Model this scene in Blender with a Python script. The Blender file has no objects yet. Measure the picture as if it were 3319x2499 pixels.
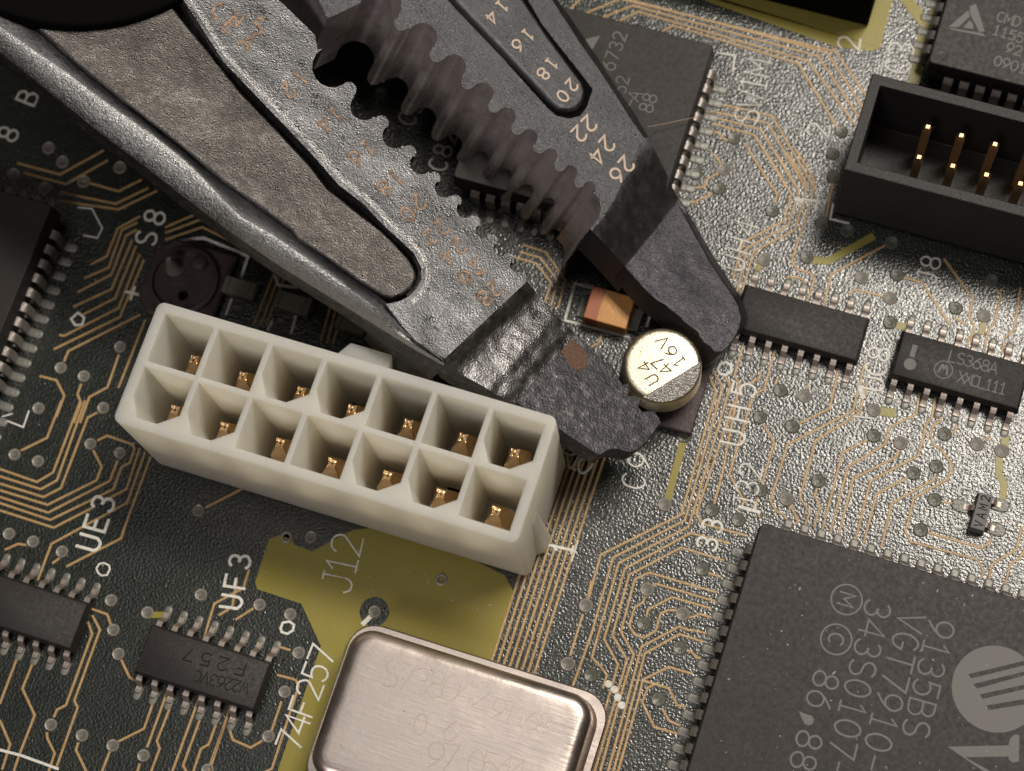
import bpy, bmesh, math, random
import numpy as np
from mathutils import Matrix, Vector
random.seed(7)
sc = bpy.context.scene
C = sc.collection
sc.unit_settings.scale_length = 0.001          # one unit is one millimetre
# ------------------------------------------------------------------ camera
CH = 145.837
FS = 6388.08                                    # focal length in photograph pixels
R3 = np.array([[0.94744535, 0.30951998, -0.08089926], [-0.27570805, 0.91824609, 0.28426958], [0.16227255, -0.24702532, 0.95532513]])
cam = bpy.data.cameras.new('camera'); camo = bpy.data.objects.new('camera', cam); C.objects.link(camo)
M = Matrix([[R3[j][i] for j in range(3)] + [0] for i in range(3)] + [[0, 0, 0, 1]])
M[2][3] = CH
camo.matrix_world = M
cam.sensor_width = 36; cam.lens = 36 * FS / 3319
cam.clip_start = 1; cam.clip_end = 5000
cam.dof.use_dof = True; cam.dof.focus_distance = 144.5
cam.dof.aperture_fstop = cam.lens * 1e-3 / 2 / 0.95
sc.camera = camo
# ------------------------------------------------------------------ world and light
w = bpy.data.worlds.new('World'); sc.world = w; w.use_nodes = True
bg = w.node_tree.nodes['Background']; bg.inputs[0].default_value = (1.0, 0.86, 0.7, 1); bg.inputs[1].default_value = 0.038
def area(name, loc, tgt, size, power, col, sy=None):
    l = bpy.data.lights.new(name, 'AREA'); l.shape = 'RECTANGLE'; l.size = size; l.size_y = sy or size
    l.energy = power; l.color = col
    o = bpy.data.objects.new(name, l); C.objects.link(o); o.location = loc
    d = Vector(tgt) - Vector(loc); o.rotation_euler = d.to_track_quat('-Z', 'Y').to_euler()
area('strip_window_lamp', (84, 196, 375), (0, 58, 0), 165, 1.20e6, (1.0, 0.925, 0.82), 56)
area('front_fill', (-70, -265, 360), (-30, 45, 8), 110, 0.35e6, (1.0, 0.93, 0.90))  # added fill to brighten tooth walls and rim, an unseen source
area('can_reflection_fill', (-88, 44, 500), (-20, 10, 0), 180, 0.06e6, (1.0, 0.97, 0.95), 140)  # added overhead panel, placed to be reflected in the can top
sc.view_settings.view_transform = 'Standard'; sc.view_settings.look = 'None'
sc.view_settings.exposure = 0.38; sc.view_settings.gamma = 1

# ------------------------------------------------------------------ photograph pixel -> point of the place
def ray(x, y):
    return R3.T @ np.array([(x - 1659.5) / FS, -(y - 1249.5) / FS, -1.0])
def B(x, y, z=0.0):
    D = ray(x, y); t = (z - CH) / D[2]
    return (t * D[0], t * D[1], z)
TILE = dict(A=(0, 1300, 2.765), B=(0, 1899, 2.765), C=(700, 1899, 2.765), D=(1400, 1899, 2.765), E=(1900, 1650, 2.765), F=(1800, 1100, 2.765),
            G=(2519, 1100, 2.765), H=(2519, 500, 2.765), I=(2519, 0, 2.765), J=(1800, 0, 2.765), K=(1800, 500, 2.765), L=(2519, 1550, 2.765),
            M=(800, 1300, 2.212), N=(340, 960, 2.765), O=(1100, 1200, 2.379), P=(2319, 1749, 2.212), Q=(1900, 2000, 3.336), T=(0, 600, 2.212),
            U=(0, 0, 2.212), V=(900, 0, 2.212), W=(900, 600, 2.212), X=(700, 700, 3.027), Y=(1980, 1030, 5.55), Z=(0, 0, 1 / 1.501), S=(0, 0, 1), c=(2900, 0, 4.897), d=(0, 0, 2.378))
def px(t, s):
    ox, oy, k = TILE[t]
    if isinstance(s, str):
        s = [tuple(float(v) for v in p.split(',')) for p in s.split()]
    return [(ox + x / k, oy + y / k) for x, y in s]
def on(t, s, z=0.0):
    return [B(x, y, z) for x, y in px(t, s)]
def on2(t, s, z=0.0):
    return [p[:2] for p in on(t, s, z)]

# ------------------------------------------------------------------ materials
def mat(name, col, rough=0.5, metal=0.0, spec=0.5, coat=0.0, bump=None, var=None, rvar=None, sss=0.0, trans=0.0, ior=None):
    m = bpy.data.materials.new(name); m.use_nodes = True; nt = m.node_tree; b = nt.nodes['Principled BSDF']
    b.inputs['Base Color'].default_value = (*col, 1); b.inputs['Roughness'].default_value = rough
    b.inputs['Metallic'].default_value = metal; b.inputs['Specular IOR Level'].default_value = spec
    b.inputs['Coat Weight'].default_value = coat; b.inputs['Coat Roughness'].default_value = 0.25
    if sss:
        b.inputs['Subsurface Weight'].default_value = sss; b.inputs['Subsurface Radius'].default_value = (1.0, 0.85, 0.6); b.inputs['Subsurface Scale'].default_value = 2.2
    tc = nt.nodes.new('ShaderNodeTexCoord'); N = nt.nodes; L = nt.links
    def noise(sc_, det=4, ro=0.6, stretch=None):
        n = N.new('ShaderNodeTexNoise'); n.inputs['Scale'].default_value = sc_; n.inputs['Detail'].default_value = det; n.inputs['Roughness'].default_value = ro
        if stretch:
            mp = N.new('ShaderNodeMapping'); mp.inputs['Scale'].default_value = stretch[:3]
            if len(stretch) > 3: mp.inputs['Rotation'].default_value = (0, 0, stretch[3])
            L.new(tc.outputs['Object'], mp.inputs[0]); L.new(mp.outputs[0], n.inputs['Vector'])
        else: L.new(tc.outputs['Object'], n.inputs['Vector'])
        return n
    if var:      # list of (scale, lo, hi, colour, amount)
        prev = None
        for (s_, lo, hi, c2, *st) in var:
            n = noise(s_, 5, 0.65, st[0] if st else None); r = N.new('ShaderNodeMapRange'); r.inputs['From Min'].default_value = lo; r.inputs['From Max'].default_value = hi
            L.new(n.outputs['Fac'], r.inputs['Value'])
            mx = N.new('ShaderNodeMix'); mx.data_type = 'RGBA'; L.new(r.outputs[0], mx.inputs['Factor'])
            if prev: L.new(prev, mx.inputs[6])
            else: mx.inputs[6].default_value = (*col, 1)
            mx.inputs[7].default_value = (*c2, 1); prev = mx.outputs[2]
        L.new(prev, b.inputs['Base Color'])
    if rvar:
        n = noise(rvar[0], 4, 0.6, rvar[3] if len(rvar) > 3 else None); r = N.new('ShaderNodeMapRange'); r.inputs['From Min'].default_value = 0.3; r.inputs['From Max'].default_value = 0.7
        r.inputs['To Min'].default_value = rvar[1]; r.inputs['To Max'].default_value = rvar[2]; L.new(n.outputs['Fac'], r.inputs['Value']); L.new(r.outputs[0], b.inputs['Roughness'])
    if bump:     # list of (scale, distance, detail, stretch)
        prev = None
        for bb in bump:
            n = noise(bb[0], bb[2] if len(bb) > 2 else 3, 0.55, bb[3] if len(bb) > 3 else None); bp = N.new('ShaderNodeBump'); bp.inputs['Distance'].default_value = bb[1]; bp.inputs['Strength'].default_value = 1.0
            L.new(n.outputs['Fac'], bp.inputs['Height'])
            if prev: L.new(prev, bp.inputs['Normal'])
            prev = bp.outputs[0]
        L.new(prev, b.inputs['Normal'])
        if coat: L.new(prev, b.inputs['Coat Normal'])
    return m
BR = 0.0
MT = {}
MT['board'] = mat('solder_mask', (0.009, 0.013, 0.010), 0.24, spec=1.0, bump=[(4.8, 0.052, 1), (0.25, 0.05, 2)], var=[(0.08, 0.35, 0.7, (0.013, 0.016, 0.012))], rvar=(0.6, 0.24, 0.32))
MT['trace'] = mat('masked_copper_trace', (0.42, 0.27, 0.12), 0.34, spec=0.6, bump=[(6, 0.06, 2)], var=[(1.2, 0.4, 0.75, (0.47, 0.33, 0.165))])
MT['pour'] = mat('masked_copper_pour', (0.265, 0.225, 0.055), 0.36, spec=0.35, bump=[(4, 0.012, 3)], var=[(0.35, 0.42, 0.62, (0.255, 0.22, 0.040)), (1.3, 0.55, 0.8, (0.30, 0.235, 0.055)), (5, 0.68, 0.75, (0.09, 0.07, 0.02))])
MT['via'] = mat('masked_via', (0.105, 0.10, 0.08), 0.35, spec=0.6, bump=[(5, 0.05, 2)], var=[(2, 0.4, 0.7, (0.10, 0.11, 0.085))])
MT['viab'] = mat('tinned_via', (0.30, 0.275, 0.24), 0.42, metal=0.2, bump=[(5, 0.04, 2)], var=[(3, 0.4, 0.7, (0.25, 0.23, 0.20))])
MT['viamid'] = mat('via_centre', (0.17, 0.16, 0.14), 0.45, metal=0.1, bump=[(5, 0.05, 2)], var=[(3, 0.4, 0.7, (0.11, 0.105, 0.09))])
MT['solder'] = mat('dull_solder', (0.20, 0.195, 0.17), 0.45, metal=0.35, bump=[(4, 0.05, 3)], var=[(2.5, 0.4, 0.7, (0.22, 0.215, 0.20))])
MT['lead'] = mat('tinned_lead', (0.36, 0.31, 0.28), 0.42, metal=0.7, bump=[(8, 0.015, 2)], var=[(2.5, 0.45, 0.75, (0.40, 0.34, 0.30))])
MT['silk'] = mat('silkscreen_ink', (0.72, 0.71, 0.66), 0.6, spec=0.3, bump=[(7, 0.03, 2)], var=[(3, 0.5, 0.8, (0.36, 0.35, 0.31))])
MT['mark'] = mat('laser_marking', (0.185, 0.18, 0.175), 0.7, spec=0.2, var=[(9, 0.45, 0.8, (0.14, 0.137, 0.133))])
MT['markdim'] = mat('faint_marking', (0.018, 0.017, 0.016), 0.7, spec=0.1)
MT['epoxy'] = mat('moulded_epoxy', (0.020, 0.017, 0.016), 0.58, spec=0.42, bump=[(9, 0.016, 4)], var=[(0.3, 0.35, 0.7, (0.026, 0.022, 0.021)), (14, 0.66, 0.78, (0.065, 0.058, 0.054))], rvar=(3, 0.48, 0.66))
MT['epoxysoic'] = mat('moulded_epoxy_small', (0.018, 0.015, 0.0145), 0.55, spec=0.4, bump=[(9, 0.02, 4), (2.5, 0.02, 3, (1, 6, 1))], rvar=(3, 0.45, 0.65))
_n = mat('milky_nylon', (0.86, 0.84, 0.775), 0.42, spec=0.45, sss=1.0, bump=[(1.6, 0.03, 4), (9, 0.012, 2)], var=[(0.35, 0.4, 0.7, (0.82, 0.79, 0.70)), (4, 0.74, 0.80, (0.42, 0.36, 0.25))], rvar=(2, 0.30, 0.5))
MT['nylon'] = _n
_nt = _n.node_tree; _tr = _nt.nodes.new('ShaderNodeBsdfTranslucent'); _tr.inputs[0].default_value = (0.94, 0.92, 0.85, 1); _mx = _nt.nodes.new('ShaderNodeMixShader'); _mx.inputs[0].default_value = 0.5
_nt.links.new(_nt.nodes['Principled BSDF'].outputs[0], _mx.inputs[1]); _nt.links.new(_tr.outputs[0], _mx.inputs[2]); _nt.links.new(_mx.outputs[0], _nt.nodes['Material Output'].inputs[0])
MT['gold'] = mat('gold_plating', (0.82, 0.56, 0.31), 0.26, metal=1.0, bump=[(5, 0.04, 2)], var=[(2, 0.45, 0.75, (0.66, 0.41, 0.20))])
MT['tin'] = mat('bright_tin', (0.80, 0.77, 0.74), 0.3, metal=1.0, bump=[(4, 0.02, 2)])
MT['dark'] = mat('dark_gap', (0.003, 0.003, 0.003), 0.9, spec=0.05)  # black parts, and painted shade in the groove, crimp and holes
MT['header'] = mat('black_glass_filled_nylon', (0.017, 0.0165, 0.017), 0.50, spec=0.5, bump=[(11, 0.05, 4)], rvar=(5, 0.38, 0.6), var=[(9, 0.6, 0.8, (0.07, 0.066, 0.064))])
MT['can'] = mat('drawn_nickel_silver', (0.70, 0.61, 0.56), 0.30, metal=1.0, bump=[(3.5, 0.006, 4), (1.2, 0.012, 3, (0.35, 3.5, 1, 0.9))], var=[(0.5, 0.45, 0.8, (0.68, 0.60, 0.56)), (2.6, 0.70, 0.76, (0.30, 0.18, 0.10))], rvar=(0.5, 0.26, 0.40))
MT['canmark'] = mat('worn_ink_on_can', (0.58, 0.50, 0.43), 0.42, metal=1.0)
MT['cap'] = mat('aluminium_can', (0.76, 0.69, 0.54), 0.36, metal=1.0, bump=[(7, 0.02, 3)], var=[(2.2, 0.55, 0.72, (0.72, 0.60, 0.44))], rvar=(4, 0.28, 0.46))
MT['capneg'] = mat('printed_polarity_segment', (0.55, 0.52, 0.48), 0.30, metal=0.9, bump=[(2.6, 0.16, 3, (1, 5, 1, -0.55))])
MT['capmark'] = mat('brown_capacitor_ink', (0.09, 0.07, 0.035), 0.6, spec=0.2)
MT['base'] = mat('purple_brown_plastic', (0.042, 0.029, 0.029), 0.5, spec=0.4, bump=[(3, 0.05, 3)], var=[(0.8, 0.4, 0.7, (0.058, 0.041, 0.040))])
steelv = [(0.35, 0.42, 0.68, (0.155, 0.155, 0.16)), (2.2, 0.50, 0.72, (0.11, 0.105, 0.105)), (7, 0.62, 0.72, (0.36, 0.36, 0.36))]
MT['steel'] = mat('blackened_steel', (0.15, 0.152, 0.162), 0.33, metal=1.0, bump=[(8, 0.045, 2), (1.5, 0.03, 3), (0.25, 0.28, 1)], var=steelv, rvar=(1.2, 0.24, 0.52))
MT['steelsmooth'] = mat('ground_steel', (0.14, 0.142, 0.152), 0.42, metal=1.0, bump=[(9, 0.025, 3), (4, 0.035, 2, (1, 9, 1, 0.9))], var=[(0.5, 0.4, 0.7, (0.11, 0.11, 0.118)), (6, 0.64, 0.75, (0.24, 0.24, 0.24))], rvar=(2.5, 0.32, 0.52))
MT['steelwornlit'] = mat('worn_highlight_steel', (0.42, 0.425, 0.43), 0.36, metal=1.0, bump=[(6.5, 0.11, 3), (1.4, 0.08, 2)], var=[(3, 0.5, 0.7, (0.28, 0.27, 0.26)), (8, 0.6, 0.7, (0.18, 0.16, 0.14))], rvar=(2.0, 0.25, 0.5))  # brighter steel: wear, plus highlights painted into the colour
MT['steelpanel'] = mat('cast_brown_steel', (0.115, 0.108, 0.103), 0.40, metal=1.0, bump=[(8.0, 0.055, 2), (1.4, 0.035, 3), (0.22, 0.35, 1)], var=[(0.3, 0.4, 0.65, (0.08, 0.073, 0.07)), (3, 0.58, 0.76, (0.24, 0.225, 0.21))], rvar=(1.5, 0.28, 0.6))
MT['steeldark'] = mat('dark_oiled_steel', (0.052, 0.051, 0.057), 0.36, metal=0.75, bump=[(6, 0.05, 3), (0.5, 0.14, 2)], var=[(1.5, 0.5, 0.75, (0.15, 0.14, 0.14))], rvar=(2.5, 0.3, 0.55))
MT['steelramp'] = mat('scuffed_ramp_steel', (0.24, 0.235, 0.24), 0.34, metal=1.0, bump=[(7.5, 0.045, 2), (1.2, 0.05, 3), (0.3, 0.35, 2)], var=[(2.2, 0.45, 0.7, (0.12, 0.115, 0.12)), (7, 0.62, 0.72, (0.42, 0.40, 0.40))], rvar=(1.0, 0.24, 0.5))
MT['steeltip'] = mat('tempered_tip_steel', (0.12, 0.116, 0.126), 0.36, metal=0.9, bump=[(9, 0.03, 3), (3, 0.05, 2, (1, 8, 1, 0.6)), (0.4, 0.3, 2)], var=[(0.6, 0.4, 0.7, (0.07, 0.068, 0.08)), (5, 0.64, 0.74, (0.20, 0.195, 0.19))], rvar=(1.5, 0.30, 0.5))
MT['steelside'] = mat('shaded_side_steel', (0.035, 0.033, 0.034), 0.5, metal=0.4, bump=[(5, 0.08, 3)])  # darker copy of the steel, shade painted into side and channel walls
MT['steelwall'] = mat('lit_tooth_steel', (0.56, 0.50, 0.495), 0.30, metal=0.45, bump=[(8, 0.012, 2)], var=[(0.5, 0.48, 0.70, (0.36, 0.31, 0.31)), (3, 0.64, 0.80, (0.40, 0.26, 0.17))], rvar=(1.2, 0.22, 0.38))  # paler copy of the steel, light on the tooth walls put into colour
MT['numwhite'] = mat('etched_pale_numeral', (0.60, 0.49, 0.40), 0.6, metal=0.2, bump=[(8, 0.03, 2)], var=[(5, 0.5, 0.8, (0.42, 0.33, 0.26))])
MT['numrust'] = mat('etched_rusty_numeral', (0.40, 0.285, 0.205), 0.5, metal=0.35, bump=[(7, 0.08, 2)], var=[(2.2, 0.40, 0.62, (0.17, 0.105, 0.075)), (9, 0.6, 0.75, (0.62, 0.48, 0.34))])
MT['rust'] = mat('rust_patch', (0.125, 0.065, 0.042), 0.7, metal=0.2, bump=[(7, 0.10, 3)], var=[(6, 0.5, 0.75, (0.24, 0.14, 0.095))])
MT['tant'] = mat('gold_orange_epoxy', (0.62, 0.30, 0.09), 0.4, bump=[(5, 0.02, 2)], var=[(1.2, 0.4, 0.7, (0.52, 0.25, 0.08))])
MT['tantband'] = mat('red_brown_polarity_band', (0.38, 0.12, 0.05), 0.45)
MT['grey'] = mat('grey_label_face', (0.13, 0.13, 0.125), 0.6, bump=[(8, 0.02, 2)])
MT['chipcap'] = mat('grey_ceramic', (0.20, 0.19, 0.165), 0.55, bump=[(4, 0.05, 3)])
MT['clear'] = MT['nylon']

# ------------------------------------------------------------------ mesh helpers
class MB:
    def __init__(s): s.v = []; s.f = []; s.m = []
    def add(s, vs, fs, mi=0):
        o = len(s.v); s.v += [tuple(p) for p in vs]; s.f += [[i + o for i in f] for f in fs]; s.m += [mi] * len(fs); return s
    def box(s, a, b, mi=0):
        (x0, y0, z0), (x1, y1, z1) = a, b
        return s.frust([(x0, y0), (x1, y0), (x1, y1), (x0, y1)], [(x0, y0), (x1, y0), (x1, y1), (x0, y1)], z0, z1, mi)
    def frust(s, p0, p1, z0, z1, mi=0, bottom=True):
        return s.stack([(p0, z0), (p1, z1)], mi, bottom)
    def stack(s, rings, mi=0, bottom=True, top=True):
        n = len(rings[0][0]); vs = [(x, y, z) for p, z in rings for x, y in p]; fs = []
        for k in range(len(rings) - 1):
            for i in range(n):
                j = (i + 1) % n; fs.append([k * n + i, k * n + j, (k + 1) * n + j, (k + 1) * n + i])
        if top: fs.append([(len(rings) - 1) * n + i for i in range(n)])
        if bottom: fs.append(list(range(n))[::-1])
        return s.add(vs, fs, mi)
    def lathe(s, cx, cy, prof, n=24, mi=0, z0=0):
        vs = []; fs = []; k = len(prof)
        for r, z in prof:
            for i in range(n):
                a = 2 * math.pi * i / n; vs.append((cx + r * math.cos(a), cy + r * math.sin(a), z + z0))
        for q in range(k - 1):
            for i in range(n):
                j = (i + 1) % n; fs.append([q * n + i, q * n + j, (q + 1) * n + j, (q + 1) * n + i])
        fs.append([(k - 1) * n + i for i in range(n)])
        return s.add(vs, fs, mi)
    def ribbon(s, pts, wd, z0, z1, mi=0, tp=0.75, caps=True, closed=False):
        P = [Vector(p[:2]) for p in pts]
        Q = [P[0]]
        for p in P[1:]:
            if (p - Q[-1]).length > 1e-4: Q.append(p)
        P = Q; n = len(P)
        if n < 2: return s
        zz = pts[0][2] if len(pts[0]) > 2 else 0
        if caps and not closed:
            d = (P[0] - P[1]).normalized(); e = (P[-1] - P[-2]).normalized()
            P[0] = P[0] + d * wd * 0.3; P[-1] = P[-1] + e * wd * 0.3
        vs = []; h = wd / 2
        for i in range(n):
            if closed: a = (P[i] - P[i - 1]).normalized(); b = (P[(i + 1) % n] - P[i]).normalized()
            else:
                a = (P[i] - P[i - 1]).normalized() if i else (P[1] - P[0]).normalized(); b = (P[i + 1] - P[i]).normalized() if i < n - 1 else a
            t = (a + b); t = t.normalized() if t.length > 1e-3 else a
            nn = Vector((-t.y, t.x)); k = 1 / max(0.45, nn.dot(Vector((-a.y, a.x))))
            for q, zv in ((-1, z0), (-tp, z1), (tp, z1), (1, z0)):
                p = P[i] + nn * h * q * k; vs.append((p.x, p.y, zv + zz + i * 0.0003))
        fs = []
        for i in range(n if closed else n - 1):
            j = (i + 1) % n
            for q in range(3): fs.append([i * 4 + q, j * 4 + q, j * 4 + q + 1, i * 4 + q + 1][::-1])
        if not closed: fs += [[0, 1, 2, 3][::-1], [(n - 1) * 4 + q for q in range(4)]]
        return s.add(vs, fs, mi)
    def mesh(s, name, mats, smooth=40, bevel=None, recalc=True):
        me = bpy.data.meshes.new(name); me.from_pydata(s.v, [], s.f); 
        for m in mats: me.materials.append(MT[m] if isinstance(m, str) else m)
        me.polygons.foreach_set('material_index', s.m)
        if recalc:
            bm = bmesh.new(); bm.from_mesh(me); bmesh.ops.remove_doubles(bm, verts=bm.verts, dist=1e-5); bmesh.ops.recalc_face_normals(bm, faces=bm.faces); bm.to_mesh(me); bm.free()
        me.update()
        if smooth:
            me.polygons.foreach_set('use_smooth', [True] * len(me.polygons)); me.set_sharp_from_angle(angle=math.radians(smooth))
        return me
    def build(s, name, mats, parent=None, smooth=40, bevel=None, loc=None, recalc=True):
        if not isinstance(mats, (list, tuple)): mats = [mats]
        me = s.mesh(name, mats, smooth, recalc=recalc)
        return link(name, me, parent, bevel)
def link(name, me, parent=None, bevel=None):
    o = bpy.data.objects.new(name, me); C.objects.link(o)
    if parent is not None:
        o.parent = parent; o.matrix_parent_inverse = Matrix.Translation(-parent.location) if parent.type == 'EMPTY' else Matrix()
    if bevel:
        b = o.modifiers.new('bevel', 'BEVEL'); b.width = bevel; b.segments = 3; b.limit_method = 'ANGLE'; b.angle_limit = math.radians(35); b.harden_normals = False
    return o
def thing(name, loc, label, cat, group=None):
    o = bpy.data.objects.new(name, None); o.empty_display_size = 1; C.objects.link(o); o.location = loc
    o['label'] = label; o['category'] = cat
    if group: o['group'] = group
    return o
def rrect(x0, y0, x1, y1, r, n=6):
    p = []
    for cx, cy, a0 in ((x1 - r, y1 - r, 0), (x0 + r, y1 - r, 90), (x0 + r, y0 + r, 180), (x1 - r, y0 + r, 270)):
        for i in range(n + 1):
            a = math.radians(a0 + 90 * i / n); p.append((cx + r * math.cos(a), cy + r * math.sin(a)))
    return p
def circ(cx, cy, r, n=24, a0=0, a1=360):
    return [(cx + r * math.cos(math.radians(a0 + (a1 - a0) * i / n)), cy + r * math.sin(math.radians(a0 + (a1 - a0) * i / n))) for i in range(n + (0 if a1 - a0 == 360 else 1))]

# ------------------------------------------------------------------ stroke lettering
def arc(cx, cy, rx, ry, a0, a1, n=10):
    return [(cx + rx * math.cos(math.radians(a0 + (a1 - a0) * i / n)), cy + ry * math.sin(math.radians(a0 + (a1 - a0) * i / n))) for i in range(n + 1)]
G = {
 '0': [arc(2, 3, 1.8, 3, 90, 450, 18)], '1': [[(0.9, 4.6), (2.1, 6), (2.1, 0)], [(0.9, 0), (3.3, 0)]],
 '2': [arc(2, 4.3, 1.7, 1.7, 165, -30, 9) + [(0.3, 0), (3.8, 0)]],
 '3': [arc(1.9, 4.5, 1.6, 1.5, 150, -85, 9), arc(1.9, 1.6, 1.8, 1.6, 90, -150, 10)],
 '4': [[(3, 0), (3, 6), (0.1, 1.7), (4, 1.7)]], '5': [[(3.6, 6), (0.7, 6), (0.5, 3.4)] + arc(1.9, 2, 1.8, 2, 125, -140, 10)],
 '6': [[(3.2, 6), (1.2, 4.2)] + arc(2, 2, 1.8, 2, 160, 510, 16)], '7': [[(0.2, 6), (3.8, 6), (1.4, 0)]],
 '8': [arc(2, 4.5, 1.5, 1.5, 270, 630, 14), arc(2, 1.5, 1.8, 1.5, 90, 450, 14)], '9': [[(0.8, 0), (2.8, 1.8)] + arc(2, 4, 1.8, 2, -20, 330, 16)],
 'A': [[(0, 0), (2, 6), (4, 0)], [(0.7, 2), (3.3, 2)]], 'B': [[(0.3, 3.1), (0.3, 6), (2, 6)] + arc(2, 4.6, 1.4, 1.4, 90, -90, 7) + [(0.3, 3.2)], [(0.3, 3.1), (0.3, 0), (2.2, 0)] + arc(2.2, 1.6, 1.6, 1.6, -90, 90, 7)],
 'C': [arc(2.1, 3, 1.9, 3, 50, 310, 12)], 'D': [[(0.3, 0), (0.3, 6), (1.7, 6)] + arc(1.7, 3, 2.1, 3, 90, -90, 10) + [(0.3, 0)]],
 'E': [[(3.6, 6), (0.3, 6), (0.3, 0), (3.6, 0)], [(0.3, 3.1), (2.8, 3.1)]], 'F': [[(3.6, 6), (0.3, 6), (0.3, 0)], [(0.3, 3.1), (2.8, 3.1)]],
 'G': [arc(2.1, 3, 1.9, 3, 50, 350, 13) + [(2.3, 2.5)]], 'H': [[(0.3, 0), (0.3, 6)], [(3.7, 0), (3.7, 6)], [(0.3, 3), (3.7, 3)]],
 'I': [[(2, 0), (2, 6)], [(1, 0), (3, 0)], [(1, 6), (3, 6)]], 'J': [[(3.4, 6), (3.4, 1.5)] + arc(2, 1.5, 1.4, 1.5, 0, -170, 7), [(2.4, 6), (4, 6)]],
 'K': [[(0.3, 0), (0.3, 6)], [(3.7, 6), (0.3, 2.6)], [(1.6, 3.6), (3.8, 0)]], 'L': [[(0.4, 6), (0.4, 0), (3.6, 0)]], 'M': [[(0, 0), (0, 6), (2, 2), (4, 6), (4, 0)]],
 'N': [[(0.2, 0), (0.2, 6), (3.8, 0), (3.8, 6)]], 'P': [[(0.3, 0), (0.3, 6), (2.2, 6)] + arc(2.2, 4.4, 1.6, 1.6, 90, -90, 7) + [(0.3, 2.8)]],
 'R': [[(0.3, 0), (0.3, 6), (2.2, 6)] + arc(2.2, 4.5, 1.5, 1.5, 90, -90, 7) + [(0.3, 3)], [(2, 3), (3.8, 0)]],
 'S': [arc(2, 4.5, 1.7, 1.5, 40, 270, 9) + arc(2, 1.5, 1.8, 1.5, 90, -140, 9)[1:]], 'T': [[(0, 6), (4, 6)], [(2, 6), (2, 0)]],
 'U': [[(0.3, 6), (0.3, 1.8)] + arc(2, 1.8, 1.7, 1.8, 180, 360, 9) + [(3.7, 6)]], 'V': [[(0, 6), (2, 0), (4, 6)]], 'W': [[(0, 6), (1, 0), (2, 4), (3, 0), (4, 6)]],
 'X': [[(0.1, 0), (3.9, 6)], [(0.1, 6), (3.9, 0)]], '-': [[(0.4, 3), (3.6, 3)]], '.': [[(1.9, 0), (2.1, 0)]], ' ': [], '+': [[(0, 3), (4, 3)], [(2, 1), (2, 5)]]}
def text(mb, s, c0, c1, h, wd, z, t=0.03, wr=0.62, basis=None, jit=0.0):
    """strokes of s, first letter centred at c0 and last at c1 (2-D), cap height h; frame = basis or the XY plane"""
    c0 = Vector(c0[:2]); c1 = Vector(c1[:2]); n = len(s); d = c1 - c0
    u = d.normalized(); v = Vector((-u.y, u.x)); k = h / 6; kx = k * wr / 0.62
    q = 0
    for i, ch in enumerate(s):
        o = c0 + d * (i / max(1, n - 1))
        for pl in G[ch]:
            pts = []
            for a, b in pl:
                a2 = (a - 2) * kx + random.uniform(-jit, jit); b2 = (b - 3) * k + random.uniform(-jit, jit)
                p = o + u * a2 + v * b2; pts.append((p.x, p.y))
            closed = len(pts) > 8 and (Vector(pts[0]) - Vector(pts[-1])).length < 1e-3 * 1
            if closed: pts = pts[:-1]
            mb.ribbon(pts, wd, z, z + t + 0.004 * q, caps=True, tp=0.8, closed=closed); q = (q + 1) % 4
    return mb

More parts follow.
